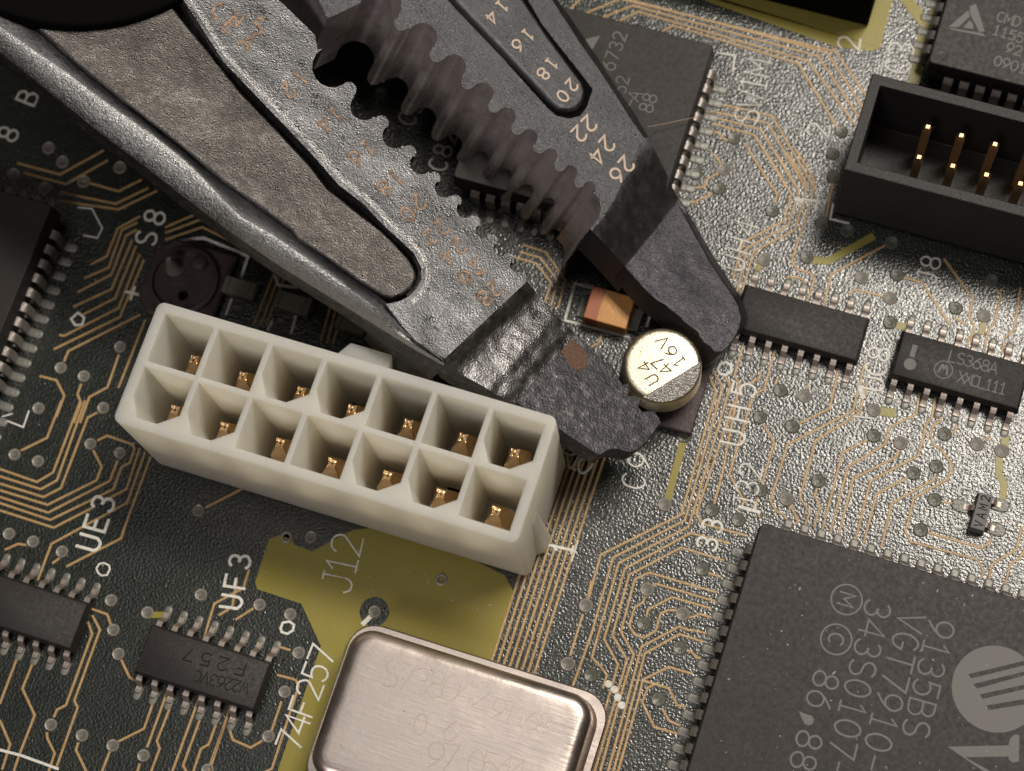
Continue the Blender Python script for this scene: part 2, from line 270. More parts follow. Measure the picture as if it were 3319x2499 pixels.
# ================================================================== the board
board = MB(); board.box((-130, -50, -1.6), (70, 140, 0)); board = board.build('circuit_board', 'board', smooth=0); board['kind'] = 'structure'
tbl = MB(); tbl.box((-400, -300, -30), (400, 500, -9)); tbl = tbl.build('table', mat('dark_table', (0.05, 0.04, 0.03), 0.6)); tbl['kind'] = 'structure'
def wtrace(pts, wd=0.21, name='trace', m='trace', z=0.05, tp=0.6):
    mb = MB(); mb.ribbon([p[:2] for p in pts], wd, 0.0, z, tp=tp); return mb.build(name, m, board, smooth=0)
TR = '''E 860,-20 860,45 130,410 20,800
E 885,100 240,435 50,1110 -140,1640
E 915,160 290,485 50,1330 130,1410 185,1490 150,1600
E 1290,310 935,215 345,535 160,1165 285,1395 -5,2400
E 1230,460 850,345 385,590 235,1130 365,1350 60,2400
E 1160,745 565,570 435,630 310,1100 425,1305 330,1600 112,2400
E 1200,840 625,670 590,690
E 525,790 510,835 435,880 385,1045 430,1120 515,1155 625,1090 665,940 735,905 800,910
E 1115,890 770,790 555,900 540,960
E 925,970 965,965 1015,940 1170,985
E 1150,1130 950,1085 920,1085 830,1055 495,1235 385,1650 182,2400
E 1050,1190 835,1120 525,1295 430,1659 230,2400
E 905,1265 950,1285 990,1330 1020,1335
E 945,1475 740,1415 505,1530 480,1659 272,2400
E 1100,575 1200,605
E 1440,240 1040,130 985,45 1010,-30
F 1350,240 1440,470 1130,1560
F 1415,280 1500,425 1161,1621
F 1520,330 1570,410 1241,1530 1191,1681
F 1600,560 1265,1560 1310,1655
F 1680,60 1605,320 1650,400 1490,1230 1425,1470
F 1965,110 1870,445 1770,505 1560,1210 1690,1450 1670,1500
F 1860,760 1960,920 1855,1290
F 1810,1430 1790,1500 1830,1590
F 2115,1490 2175,1640
F 1990,350 1970,400
F 1840,290 1830,345 1750,390
G 205,750 470,620 545,290
G 780,230 680,640 90,945 -60,1450 -10,1540 60,1575 105,1640 80,1720
G 810,385 735,660 345,905 205,1415 290,1550 235,1710
G 795,905 585,1015 390,1760
G 1275,490 1245,670 1005,790 970,940 635,1140 475,1730
G 1090,1000 1070,1050 680,1250 540,1790
G 1415,530 1385,700 1345,740 1265,1040 835,1270 690,1840
G 1465,700 1455,735 1395,775 1370,850 1405,950 1465,980 1570,1130 1530,1250 1225,1420 1150,1724 1195,1814 1790,1974 1850,2074 1830,2134
G 1165,1240 890,1385 775,1820
G 1415,1215 1400,1260 1025,1470 930,1870
G 355,1340 335,1400 385,1500 330,1680
G 110,1490 190,1610 170,1650
G 285,400 265,440
G 1605,770 1600,820 1570,840
G 1860,900 1905,870
L 1480,210 1560,225
L 1360,490 1830,625 1905,580 1915,540
L 2190,440 2145,640 1925,770 1895,905
L 2220,640 2170,720 2090,765 2045,945
I 180,555 540,1150
I 265,530 700,1120
I 355,490 740,1060
I 440,460 770,970
I 505,440 800,860
J 960,280 1050,230 2180,570
J 580,185 740,105 2255,545
J 430,155 690,50 2340,500
J 250,130 600,-20 2430,470
J 120,90 300,-80 2500,460
J 1500,940 1640,970 1940,1040 2330,1700
J 1400,1000 1900,1100 2250,1700
J 1450,1060 1840,1160 2160,1680
J 1410,1110 1785,1210 2070,1680
J 1430,1180 1460,1190 1500,1240 1540,1260
J 1700,1290 1930,1659 1990,1740 1970,1810
H 175,-30 340,240 295,440 130,960 180,1030 290,1060 330,1120 265,1340
H 90,-10 265,265 240,400 160,680 0,760 -210,870 -320,1250
H 5,10 190,320 175,390 100,640 -270,840 -360,1230
H -90,0 125,350 60,600 -310,790 -400,1130
K 1420,0 1490,90
K 1460,165 1360,225 1340,290 1260,300
K 1400,350 1240,435 1195,420
H 960,820 490,1070 410,1370
H 650,1260 680,1220 720,1215 950,1275
H 1140,1105 1300,1150 1540,1520
H 1500,940 1750,1290 1720,1450 1765,1540 1735,1659
H 1965,1210 2005,1260 1945,1520 1900,1560 1870,1659
H 1580,1460 1690,1530
H 2180,1200 2120,1580 2040,1640
H 90,1110 110,1095 190,1105 235,1130 250,1160
H 500,250 440,560
G 1720,-30 1700,60
G 1870,0 1855,90
G 2030,30 2010,130
T 655,565 765,510 845,310 1000,225
T 610,665 780,590 875,320 980,270
T 560,765 800,640 905,360 980,320
T 530,870 800,745 945,400
T 590,930 825,810 975,440
T 430,1075 460,1080 850,880 1000,500
T 390,1175 860,945 1030,540
T 460,1260 490,1190 1000,930
T 290,1370 405,1400 460,1510 405,1659
T 1820,1000 1930,720 2000,540
T 1870,1000 1975,720 2050,540
T 1910,1000 2010,730 2090,540
T 850,1220 770,1450 640,1520 575,1700
T 580,1430 555,1500 580,1560 530,1700
T 1040,970 850,1450
T 1190,300 1420,200 1560,160
T 1190,340 1440,245 1650,300
T 1190,390 1450,300 1700,420
U 130,1170 430,1250 740,1080
U 180,1240 470,1320 770,1150
U 600,1300 850,1370 1010,1290
U 440,1380 830,1460 1060,1350
U 430,1440 850,1500 1120,1370
X 1030,1220 1120,900 1180,720
X 1090,1240 1170,940 1230,740
X 1150,1250 1230,960 1290,760
X 1720,1280 1760,1380 1850,1480
A 0,610 330,725 475,640 720,0
A 0,675 365,790 510,710 760,0
A 0,740 390,860 545,780 785,150 865,105
A 0,800 425,930 865,710 910,590 840,450
A 0,860 430,1000 985,715 1050,540
A 0,915 450,1065 1015,790 1090,590 1165,550 1205,430 1190,390 960,310 880,350
A 0,980 480,1135 820,960
A 980,870 1135,785 1250,430
A 340,1600 460,1280 1140,910 1300,460
A 600,1480 1085,1230 1110,1150 1350,500
A 195,440 420,330 550,0
A 1850,950 2200,770
A 50,1330 160,1280 230,1290
A 475,1450 530,1410
B 155,640 0,1050
B 290,700 200,920 310,1160 170,1520 110,1700
B 830,210 960,255 990,340
B 790,330 825,430 590,1070 510,1110 485,1170
B 830,270 895,395 665,1030 695,1090 500,1640
B 0,1210 90,1420 20,1640
B 420,1320 425,1370 490,1500 430,1680
B 700,1410 680,1470 790,1700
B 1090,670 1160,820 1240,860
B 1070,1390 1290,1280 1370,1050
B 980,1490 900,1700
B 1320,1440 1520,890
B 1250,1600 1220,1700
B 1520,1100 1405,1390 1430,1460 1340,1700
B 1800,960 1530,1700
B 1790,1200 1640,1610 1690,1700
B 1935,1240 1870,1420 1800,1460 1720,1700
B 2070,1070 1870,1640
B 1835,440 1920,160 2180,20 2230,-140
B 1965,260 2080,190 2120,-40
C 180,300 330,205
C 580,550 660,575
C 585,1040 490,1320
C 555,800 690,835 720,850 740,900 500,1640 430,1670
C 125,1300 150,1380 310,1450 410,1390
C 135,1060 -60,1659
D 1425,-40 1400,90
D 1350,260 1240,620
Q 620,690 745,725 890,770 985,955 1070,970
Q 765,720 670,760 605,920 735,1190 1090,1290
Q 820,990 900,1125 1010,1170
W 1910,850 1960,700 1850,560 1700,520
W 1960,860 2010,690 1880,520 1740,480
W 2010,880 2060,680 1920,480 1760,430
F 320,70 390,30 410,-30'''
for ln in TR.split('\n'):
    t, s = ln.split(' ', 1); wtrace(on2(t, s))
# the straight eight-line bundle right of the white connector
xb, yb = B(1930, 1566)[:2]; ye = B(1750, 2149)[1]
for i in range(8):
    x = xb - 0.475 * i; wtrace([(x + 0.12, yb + 5), (x, yb - 2), (x + 0.03 * i * 0, ye - 3)], 0.22)
# broad yellow tracks and copper pours
def pour(poly, name='copper_pour', z=0.03):
    mb = MB(); mb.stack([(poly, 0.0), (poly, z)], bottom=False); return mb.build(name, 'pour', board, smooth=0)
for t, s, wd in (('F', '1210,440 1190,610', 0.55), ('F', '1130,750 1145,840', 0.6), ('F', '1150,900 1010,1420', 0.58), ('G', '1990,1060 1985,1200 2035,1300 2020,1420', 0.55), ('G', '2045,880 2035,960', 0.6),
                 ('G', '900,640 1040,660', 0.7), ('H', '310,945 450,960 850,740', 0.62), ('H', '1050,1530 1170,1550', 0.6), ('H', '1850,1500 1830,1600', 0.5), ('B', '1360,260 1470,260', 0.5),
                 ('I', '1140,-30 1335,225 1230,720', 0.95), ('I', '1335,225 1430,60', 0.6), ('K', '1830,990 1800,1080', 0.5)):
    wtrace(on2(t, s), wd, 'copper_track', 'pour', 0.03, 0.92)
pour(on2('S', '872,1748 908,1734 949,1752 954,1766 1012,1787 1144,1718 1300,1700 1636,1865 1664,1917 1606,2109 1500,2600 880,2600 902,2492 1040,2094 977,1957 834,1910 827,1888'))
pour(on2('I', '-2000,-430 -1900,-440 520,420 850,460 925,430 1035,0 1100,-260 -500,-400'), z=0.028)
# dark clearance ring in the pour
cr = on2('M', '915,1510')[0]; mb = MB(); mb.stack([(circ(*cr, 1.12, 32), 0.0), (circ(*cr, 1.12, 32), 0.036)], bottom=False); mb.build('clearance_ring', 'board', board, smooth=0)
# vias
viame = {}
def viamesh(k, r=0.52):
    key = (k, r)
    if key not in viame:
        mb = MB()
        if k == 'ring':
            mb.lathe(0, 0, [(r * 1.08, 0), (r * 1.02, 0.06), (r * 0.8, 0.12), (r * 0.62, 0.10), (r * 0.5, 0.04)], 20, 0); mb.f.pop(); mb.m.pop(); mb.lathe(0, 0, [(r * 0.5, 0.04), (r * 0.42, 0.01), (r * 0.1, 0.008)], 20, 2)
        elif k == 'viab':
            mb.lathe(0, 0, [(r * 1.08, 0), (r * 1.03, 0.055), (r * 0.93, 0.11), (r * 0.82, 0.09), (r * 0.74, 0.07)], 20, 0); mb.f.pop(); mb.m.pop(); mb.lathe(0, 0, [(r * 0.74, 0.07), (r * 0.5, 0.062), (r * 0.3, 0.035), (r * 0.12, 0.03)], 20, 1)
        else: mb.lathe(0, 0, [(r * 1.08, 0), (r * 1.02, 0.05), (r * 0.93, 0.095), (r * 0.82, 0.075), (r * 0.45, 0.07), (r * 0.3, 0.03), (r * 0.12, 0.02)], 20)
        viame[key] = mb.mesh('via', ['viab', 'viamid', 'dark'] if k != 'via' else ['via'], 30)
    return viame[key]
VI = '''A 345,65 b;925,60 b;130,480 b;340,540 b;810,385 b;1075,465 b;1780,980 b;80,1190 b;295,1260 b;555,1350 b
B 995,130 b;1800,80 b;1015,395 b;1320,240 b;1060,610 b;455,1245 b;735,1340 b;1010,1430 b;1285,1520 b;1860,1650 b
C 390,170 b;665,255 b;740,600 b;615,950 b;470,1350 b
D 1380,175 b;1215,700 b;1425,800 d
E 1040,540 d;545,720 b;515,1025 d;865,940 b;840,1245 d
F 1835,700 d;2015,460 d;2125,785 d;1835,1355 d;2075,1435 b;1640,1620 d;1400,1530 d;980,1480 b;1155,870 d;1190,670 d
G 130,780 d;30,460 d;245,510 b;865,865 d;865,635 b;1105,930 b;1220,1200 g;1425,1140 d;370,1270 d;80,1430 b;1500,850 g;1790,940 b;2010,1000 b;1410,1440 d
L 1285,465 d
H 400,620 g;630,680 g;505,205 g;265,925 d;1025,790 g;755,1105 b;1010,1290 b;1075,1080 d;1920,1130 d;1600,1380 g;1010,1510 d;1850,1450 b
I 575,1180 g;500,1380 g
K 1515,135 b;1465,310 d;1945,510 g;1870,945 b
J 1600,1240 g;1260,1560 g
T 860,1160 b;600,1370 b;740,1600 b;275,1600 b;435,1310 b;1715,900 g;2010,990 g
U 350,1060 b;450,1160 b;860,1200 b;600,1300 b;100,1250 b;320,1350 b
M 285,975 r;460,975 b;1395,1280 r;915,1510 b
Q 780,890 d;620,75 d
V 800,540 d;740,670 d;1590,1430 d;1600,1530 d;1830,1590 d'''
for ln in VI.split('\n'):
    t, s = ln.split(' ', 1)
    for it in s.split(';'):
        xy, k = it.split(' '); p = on2(t, xy)[0]
        o = link('via', viamesh({'b': 'viab', 'd': 'via', 'g': 'via', 'r': 'ring'}[k], 0.46 if t in 'ABCTM' else 0.52), board); o.location = (p[0], p[1], 0.0 if t != 'M' else 0.02)

# ------------------------------------------------------------------ silkscreen
def silk(s, t, a, b, h=1.5, wd=0.16, nm='silkscreen_text', m='silk', jit=0.02):
    mb = MB(); text(mb, s, on2(t, a)[0], on2(t, b)[0], h, wd, 0.02, 0.045, jit=jit); return mb.build(nm, m, board, smooth=0)
def silkline(t, s, wd=0.17, closed=False):
    mb = MB(); mb.ribbon(on2(t, s), wd, 0.012, 0.062, closed=closed, tp=0.85); return mb.build('silkscreen_line', 'silk', board, smooth=0)
silk('J12', 'M', '645,1310', '715,1030', 2.35, 0.15)
silk('74F257', 'C', '665,1390', '950,620', 1.9, 0.17)
silk('UE3', 'A', '800,1270', '925,920', 1.75, 0.26)
silk('UF3', 'Z', '500,1300', '518,1212', 1.6, 0.24)
silk('C9', 'F', '700,1270', '755,1090', 1.75, 0.16)
silk('J32', 'F', '1690,1480', '1750,1180', 1.7, 0.15)
silk('33', 'E', '1085,310', '1130,150', 1.5, 0.22)
silk('UH5', 'F', '1590,880', '1690,450', 1.75, 0.20)
silk('UH4', 'K', '1600,980', '1710,660', 1.7, 0.13)
silk('SWIM', 'J', '1715,1040', '1820,610', 1.9, 0.14)
silk('2', 'I', '365,1170', '385,1060', 1.75, 0.16)
silk('2', 'I', '640,390', '660,290', 1.75, 0.17)
silk('C3', 'I', '1080,590', '1110,450', 2.0, 0.17)
silk('J8', 'H', '1340,1110', '1375,970', 1.5, 0.15)
silk('S8', 'T', '1050,380', '1110,230', 1.7, 0.22)
silk('UC8', 'G', '860,400', '910,130', 1.6, 0.2)
silk('8B', 'U', '60,960', '200,700', 1.7, 0.2)
silk('C5', 'V', '930,850', '980,760', 1.5, 0.12)
silk('C82', 'V', '1150,1180', '1220,980', 1.5, 0.16)
silk('R10', 'O', '1760,650', '1900,720', 1.6, 0.2)
silk('1', 'O', '1720,1370', '1735,1310', 1.5, 0.18)
silk('+', 'T', '950,775', '975,700', 1.6, 0.24)
for t, s, wd, cl in (('A', '880,1540 865,1500 890,1460 930,1450 980,1475 985,1510 960,1560 910,1565', 0.15, True), ('C', '580,380 600,330 660,320 700,350 690,400 640,430 590,415', 0.2, True),
                     ('F', '1455,270 1480,220 1530,205 1575,235 1575,290 1530,320 1475,310', 0.22, True), ('J', '1480,480 1610,500 1590,640', 0.16, False), ('H', '370,370 340,510', 0.17, False), ('H', '160,400 350,420', 0.24, False),
                     ('H', '500,450 475,580 640,620', 0.18, False), ('T', '1260,400 1460,380 1780,510 1730,660', 0.26, False), ('T', '560,160 660,170 735,310 700,380 600,360', 0.13, False),
                     ('B', '-20,1465 190,1520 520,1640', 0.22, False), 
                     ('K', '660,1640 85,1490 175,1160 330,1200', 0.22, False), ('K', '860,1410 820,1540', 0.24, False), ('T', '1660,820 1620,930', 0.22, False), ('T', '1950,980 1920,1040', 0.24, False), ('T', '2120,940 2090,1060', 0.24, False), ('X', '580,590 610,680 790,700', 0.24, False),
                     ('X', '1890,1450 1930,1410 2000,1430 2020,1480', 0.18, False), ('X', '1960,1490 2060,1540', 0.2, False),
                     ('T', '510,960 560,915 605,950 590,1000 540,1005', 0.2, True), ('O', '1620,1350 1810,1395', 0.2, False), ('O', '1840,1320 1790,1480', 0.1, False),
                     ('F', '1650,1500 1830,1550', 0.28, False), ('K', '2150,400 2212,430', 0.3, False), ('T', '20,1660 90,1640', 0.12, False), ('A', '70,180 210,235 260,90', 0.14, False),
                     ('L', '1620,140 1640,80 1730,100', 0.14, False), ('L', '1560,360 1590,430 1640,440', 0.16, False), ('C', '1320,340 1380,280', 0.4, False), ('G', '600,-80 640,-180 820,-130', 0.18, False),
                     ('G', '740,430 770,520', 0.4, False), ('G', '690,690 860,710', 0.14, False), ('G', '740,720 690,860', 0.12, False), ('G', '600,990 640,860 780,985', 0.12, False), ('G', '820,500 870,450 910,530', 0.12, False)):
    silkline(t, s, wd, cl)
sp = on2('D', '1580,880 1635,930 1665,1000 1700,1070')
for p in sp:
    mb = MB(); mb.lathe(p[0], p[1], [(0.30, 0.01), (0.27, 0.06), (0.14, 0.075)], 12); mb.build('silkscreen_blob', 'silk', board)
def blob(t, s, r, m='solder', z=0.12, nm='solder_blob'):
    p = on2(t, s)[0]; mb = MB(); mb.lathe(p[0], p[1], [(r, 0), (r * 0.9, z * 0.6), (r * 0.55, z), (r * 0.1, z * 1.1)], 16); return mb.build(nm, m, board)

# ------------------------------------------------------------------ chips with leads
def padmesh(L=1.15, W=0.62, h=0.09):
    mb = MB(); a = rrect(-W / 2, -L / 2, W / 2, L / 2, W * 0.45, 4); b = rrect(-W / 2 + .06, -L / 2 + .06, W / 2 - .06, L / 2 - .06, W * 0.36, 4); c = rrect(-W / 2 + .18, -L / 2 + .2, W / 2 - .18, L / 2 - .2, W * 0.18, 4)
    mb.stack([(a, 0), (a, 0.02), (b, h * 0.8), (c, h)], bottom=False); return mb.mesh('solder_pad', ['solder'], 60)
def leadmesh(prof, W, th, mt='lead'):
    mb = MB(); n = len(prof); vs = []
    P = [Vector(p) for p in prof]
    for i in range(n):
        a = (P[i] - P[i - 1]).normalized() if i else (P[1] - P[0]).normalized(); b = (P[i + 1] - P[i]).normalized() if i < n - 1 else a
        t = (a + b).normalized(); nn = Vector((-t.y, t.x)) * th / 2
        for sx in (-W / 2, W / 2):
            for q in (1, -1): p = P[i] + nn * q; vs.append((sx, p.x, p.y))
    fs = []
    for i in range(n - 1):
        o = i * 4; k = o + 4
        fs += [[o, o + 2, k + 2, k], [o + 1, k + 1, k + 3, o + 3], [o, k, k + 1, o + 1], [o + 2, o + 3, k + 3, k + 2]]
    fs += [[0, 1, 3, 2], [(n - 1) * 4, (n - 1) * 4 + 2, (n - 1) * 4 + 3, (n - 1) * 4 + 1]]
    mb.add(vs, fs); return mb.mesh('lead', [mt], 50)
GULL = leadmesh([(-0.1, 0.95), (0.28, 0.95), (0.42, 0.85), (0.62, 0.28), (0.76, 0.17), (1.2, 0.15)], 0.44, 0.2)
MT['jlead'] = mat('dull_tinned_lead', (0.24, 0.215, 0.20), 0.42, metal=0.6, bump=[(6, 0.04, 2)])
JL = leadmesh([(-0.2, 2.3), (0.2, 2.3), (0.42, 2.15), (0.5, 1.9), (0.46, 0.75), (0.36, 0.35), (0.1, 0.16), (-0.3, 0.2)], 0.72, 0.22, 'jlead')
PAD = padmesh(); PADJ = padmesh(1.75, 0.72, 0.10)
def leads(chip, n, cx, cy, half, ang, lm, pm, poff, skip=()):
    for i in range(n):
        if i in skip: continue
        d = (i - (n - 1) / 2) * 1.27; a = math.radians(ang)
        u = Vector((math.cos(a), math.sin(a))); v = Vector((-u.y, u.x)); u, v = Vector((u.y, -u.x)), u      # v = outward, u = along
        p = Vector((cx, cy)) + v * half + u * d
        o = link('lead', lm, chip); o.matrix_parent_inverse = Matrix(); o.location = (p.x - chip.location.x, p.y - chip.location.y, 0); o.rotation_euler = (0, 0, a - math.pi / 2)
        q = p + v * poff
        s = link('solder_pad', pm, board); s.location = (q.x, q.y, 0); s.rotation_euler = (0, 0, a - math.pi / 2)
def soic(cx, cy, label, W=9.9, H=3.9, z=1.72, pins=8):
    c = thing('small_outline_chip', (cx, cy, 0), label, 'chip', 'small sixteen-lead chips on the board')
    mb = MB(); w2, h2 = W / 2, H / 2
    def rr(i): return rrect(cx - w2 + i, cy - h2 + i, cx + w2 - i, cy + h2 - i, 0.06, 2)
    mb.stack([(rr(.22), 0.15), (rr(0), 0.92), (rr(0), 1.05), (rr(.2), z - .04), (rr(.26), z)]); mb.build('body', 'epoxysoic', c, smooth=30)
    leads(c, pins, cx, cy, h2, -90, GULL, PAD, 1.2); leads(c, pins, cx, cy, h2, 90, GULL, PAD, 1.2)
    return c
def plcc(x0, y0, x1, y1, n, label, z=3.9, sides=(180, 90, -90, 0), r=0.45, nx=None):
    cx, cy = (x0 + x1) / 2, (y0 + y1) / 2
    c = thing('square_chip', (cx, cy, 0), label, 'chip', 'large square chips on the board')
    mb = MB()
    def rr(i): return rrect(x0 + i, y0 + i, x1 - i, y1 - i, r, 5)
    mb.stack([(rr(.35), 0.5), (rr(-.05), 2.15), (rr(-.05), 2.45), (rr(.10), z - .05), (rr(.16), z)]); mb.build('body', 'epoxy', c, smooth=30)
    for a in sides:
        half = (x1 - x0) / 2 if a in (0, 180) else (y1 - y0) / 2
        leads(c, n, cx, cy, half, a, JL, PADJ, 0.75)
    return c
def marks(chip, s, t, a, b, h, wd, z, m='mark', jit=0.0, nm='marking', wr=0.62):
    mb = MB(); text(mb, s, on2(t, a, z)[0], on2(t, b, z)[0], h, wd, z + 0.002, 0.006, wr=wr, jit=jit); return mb.build(nm, m, chip, smooth=0)
def ringmark(chip, p, r, wd, z, m='mark'):
    mb = MB(); mb.ribbon(circ(*p, r, 28), wd, z + 0.002, z + 0.01, closed=True, tp=0.9); return mb.build('marking', m, chip, smooth=0)
def polymark(chip, poly, z, m='mark', t=0.008, nm='marking'):
    mb = MB(); mb.stack([(poly, z - 0.002), (poly, z + t)], bottom=False); return mb.build(nm, m, chip, smooth=0)

Z1 = 1.72
# F257 chip at the lower left
c = soic(-39.87, 9.85, 'small black chip with dark rubbed lettering left of the yellow copper area', 9.9)
marks(c, 'F257', 'S', '778,2167', '613,2122', 0.95, 0.11, Z1, 'markdim', wr=0.8)
marks(c, 'W2263VC', 'S', '793,2230', '640,2192', 0.85, 0.09, Z1, 'markdim')
# chip at the left edge
p = B(620 / 2.765, 1899 + 560 / 2.765, Z1); q = B(770 / 2.765, 1899 + 160 / 2.765, Z1)
soic((p[0] + q[0]) / 2 - 4.72, (p[1] + q[1]) / 2, 'plain black chip cut off by the left edge below the long copper tracks')
# chip under the right jaw tip
p = on('G', '720,170', Z1)[0]; q = on('H', '790,1480', Z1)[0]
soic((p[0] + q[0]) / 2 - 4.72, (p[1] + q[1]) / 2, 'plain black chip touching the tip of the right plier jaw')
# LS368A
p = on('G', '1065,290', Z1)[0]; q = on('G', '1115,-60', Z1)[0]
c = soic((p[0] + q[0]) / 2 + 4.74, (p[1] + q[1]) / 2, 'small black chip lettered LS368A at the right edge below the box header')
marks(c, 'LS368A', 'G', '1575,155', '1940,255', 0.88, 0.10, Z1); marks(c, 'XXCL111', 'G', '1655,340', '2020,440', 0.88, 0.10, Z1)
cm = on2('G', '1490,272', Z1)[0]; ringmark(c, cm, 0.68, 0.09, Z1)
def emblem(chip, p, r, z, ang=0):
    for s_ in (-1, 1):
        u = Vector((math.cos(ang), math.sin(ang))); v = Vector((-u.y, u.x)); P = Vector(p)
        w_ = [(-0.62, -0.5), (-0.35, 0.62), (-0.08, 0.62), (0.0, 0.35), (0.0, -0.1), (-0.2, 0.28), (-0.42, -0.5)]
        polymark(chip, [tuple(P + u * (s_ * a * r) + v * (b * r)) for a, b in (w_ if s_ > 0 else w_[::-1])], z)
emblem(c, cm, 0.68, Z1)
pd = on2('G', '1190,222', Z1)[0]; polymark(c, circ(*pd, 0.46, 24), Z1); b_ = on2('G', '1222,105', Z1)[0]
polymark(c, rrect(b_[0] - .19, b_[1] - .5, b_[0] + .19, b_[1] + .5, .03, 2), Z1)

ZP = 3.9
# big chip at the lower right
p = on('S', [(1640 * 1.501 + 2, 1122 * 1.501 + 1)], ZP)[0]
X0, Y1 = p[0] + 0.05, p[1] - 0.05
c = plcc(X0, Y1 - 24.2, X0 + 24.2, Y1, 17, 'large square chip with round stripe logo and VGT7910 lettering at lower right', ZP)
marks(c, '9135BS', 'P', '1615,640', '1440,1355', 1.85, 0.15, ZP); marks(c, 'VGT7910-', 'P', '1400,590', '1130,1600', 1.85, 0.15, ZP)
marks(c, '343S0107-', 'P', '1160,500', '875,1645', 1.85, 0.15, ZP); marks(c, '86', 'P', '790,1010', '745,1150', 1.8, 0.15, ZP); marks(c, '88', 'P', '670,1440', '630,1590', 1.8, 0.15, ZP)
pm_ = on2('P', '940,430', ZP)[0]; ringmark(c, pm_, 1.10, 0.13, ZP); pc_ = on2('P', '865,715', ZP)[0]; ringmark(c, pc_, 1.10, 0.13, ZP)
mb = MB(); text(mb, 'M', pm_, (pm_[0], pm_[1] - 1), 1.15, 0.14, ZP + .002, .006, wr=0.7); mb.build('marking', 'mark', c, smooth=0); mb = MB(); text(mb, 'C', pc_, (pc_[0], pc_[1] - 1), 1.05, 0.14, ZP + .002, .006, wr=0.8); mb.build('marking', 'mark', c, smooth=0)
polymark(c, on2('P', '600,1230 650,1252 690,1262 706,1290 698,1320 670,1332 640,1322 622,1290', ZP)[::-1], ZP)
# the round logo: disc with dark bars, and a large serif V
lc = on2('P', '2010,1070', ZP)[0]; polymark(c, circ(*lc, 3.07, 48), ZP)
for s_ in ('1810,965 2230,865 2260,875 2260,890 1835,995', '1850,1035 2300,925 2300,950 1875,1068', '1895,1110 2350,1010 2350,1040 1915,1142', '1940,1190 2350,1120 2350,1160 1960,1222'):
    polymark(c, on2('P', s_, ZP), ZP, 'epoxy', 0.016)
polymark(c, on2('P', '1665,1485 2100,1475 2110,1430 2140,1400 2180,1400 2175,1590 2130,1600 2100,1570 2105,1555 1790,1560 2400,1900 2360,1960', ZP)[::-1], ZP)
# chip behind the right jaw
p = on('J', '1432,398', ZP - .1)[0]
c = plcc(p[0] - 16.5, p[1] - 16.5, p[0], p[1], 11, 'square chip partly hidden behind the right plier jaw, faint 6732 lettering', ZP - .1, sides=(0, 90, -90), r=0.3)
marks(c, '6732', 'J', '480,590', '575,325', 1.05, 0.11, ZP - .1); marks(c, '52', 'J', '580,800', '600,720', 1.0, 0.1, ZP - .1); marks(c, '-A', 'J', '675,920', '710,855', 1.0, 0.1, ZP - .1, wr=0.7); marks(c, '88', 'J', '815,965', '845,880', 1.1, 0.11, ZP - .1)
polymark(c, on2('J', '400,320 270,350 330,450', ZP - .1), ZP - .1)
# chip at the left edge
p = on('T', '385,140', ZP)[0]
plcc(p[0] - 24.2, p[1] - 24.2, p[0], p[1], 17, 'large bare grey square chip cut off by the left edge', ZP, sides=(0, 90, -90), r=0.25)
# chip at the top right corner
p = on('I', '1345,560', ZP)[0]
c = plcc(p[0], p[1], p[0] + 24.2, p[1] + 24.2, 17, 'square chip with triangle logo at the top right corner', ZP, sides=(180, -90), r=0.25)
marks(c, 'CMD', 'c', '1685,270', '1940,340', 0.84, 0.12, ZP); marks(c, '1155', 'c', '1620,480', '1990,600', 0.84, 0.12, ZP); marks(c, '92', 'c', '1830,760', '1960,800', 0.84, 0.12, ZP); marks(c, '0901', 'c', '1640,970', '2030,1080', 0.84, 0.12, ZP)
for s_ in ('850,430 1010,430 1190,265 1170,160', '1190,100 1290,60 1430,500 1340,510 1190,200', '1090,440 1190,320 1240,380 1250,460', '860,440 1400,530 1440,580 900,470'):
    polymark(c, on2('c', s_, ZP), ZP)
pd = on2('c', '770,870', ZP)[0]; mb = MB(); mb.lathe(*pd, [(0.42, ZP), (0.40, ZP + .03), (0.3, ZP + 0.015), (0.1, ZP + 0.01)], 20); mb.build('pin_one_dimple', 'epoxy', c)

# ------------------------------------------------------------------ white power connector
JX0, JX1, JY0, JY1, JZ = -49.25, -18.75, 23.65, 33.1, 12.8
j = thing('power_connector', ((JX0 + JX1) / 2, (JY0 + JY1) / 2, 0), 'milky white fourteen-way power connector with gold terminals', 'connector')
cells = []; PT = 4.2; JCX = (JX0 + JX1) / 2; JCY = (JY0 + JY1) / 2; CW = 3.80
chamf = {(1, 2), (1, 3), (1, 6), (0, 0), (0, 1), (0, 4), (0, 5)}
mb = MB()
outer = rrect(JX0, JY0, JX1, JY1, 0.55, 4)
outerb = rrect(JX0 + 0.0, JY0 + 0.0, JX1, JY1, 0.55, 4)
FZ = 2.2
mb.stack([(outerb, 0.7), (outer, JZ)], bottom=True, top=False)
# top face with holes and the cell walls, built through a boolean-free triangulation
bm = bmesh.new()
def addloop(pts, z):
    vs = [bm.verts.new((x, y, z)) for x, y in pts]
    return vs, [bm.edges.new((vs[i], vs[(i + 1) % len(vs)])) for i in range(len(vs))]
_, ed = addloop(outer, JZ); alle = list(ed); inner = []
for r_ in (0, 1):
    for k in range(7):
        cx = JCX + (k - 3) * PT; cy = JCY + (r_ - 0.5) * PT
        h = CW / 2; q = 1.15
        if (r_, k) in chamf: pts = [(cx - h, cy + h), (cx - h, cy - h + q * 1.3), (cx - h + q * .75, cy - h), (cx + h - q * 1.2, cy - h), (cx + h, cy - h + q * .9), (cx + h, cy + h)]
        else: pts = [(cx - h, cy + h), (cx - h, cy - h), (cx + h, cy - h), (cx + h, cy + h)]
        pts = pts[::-1]; cells.append((cx, cy, pts)); _, ed = addloop(pts, JZ); alle += ed
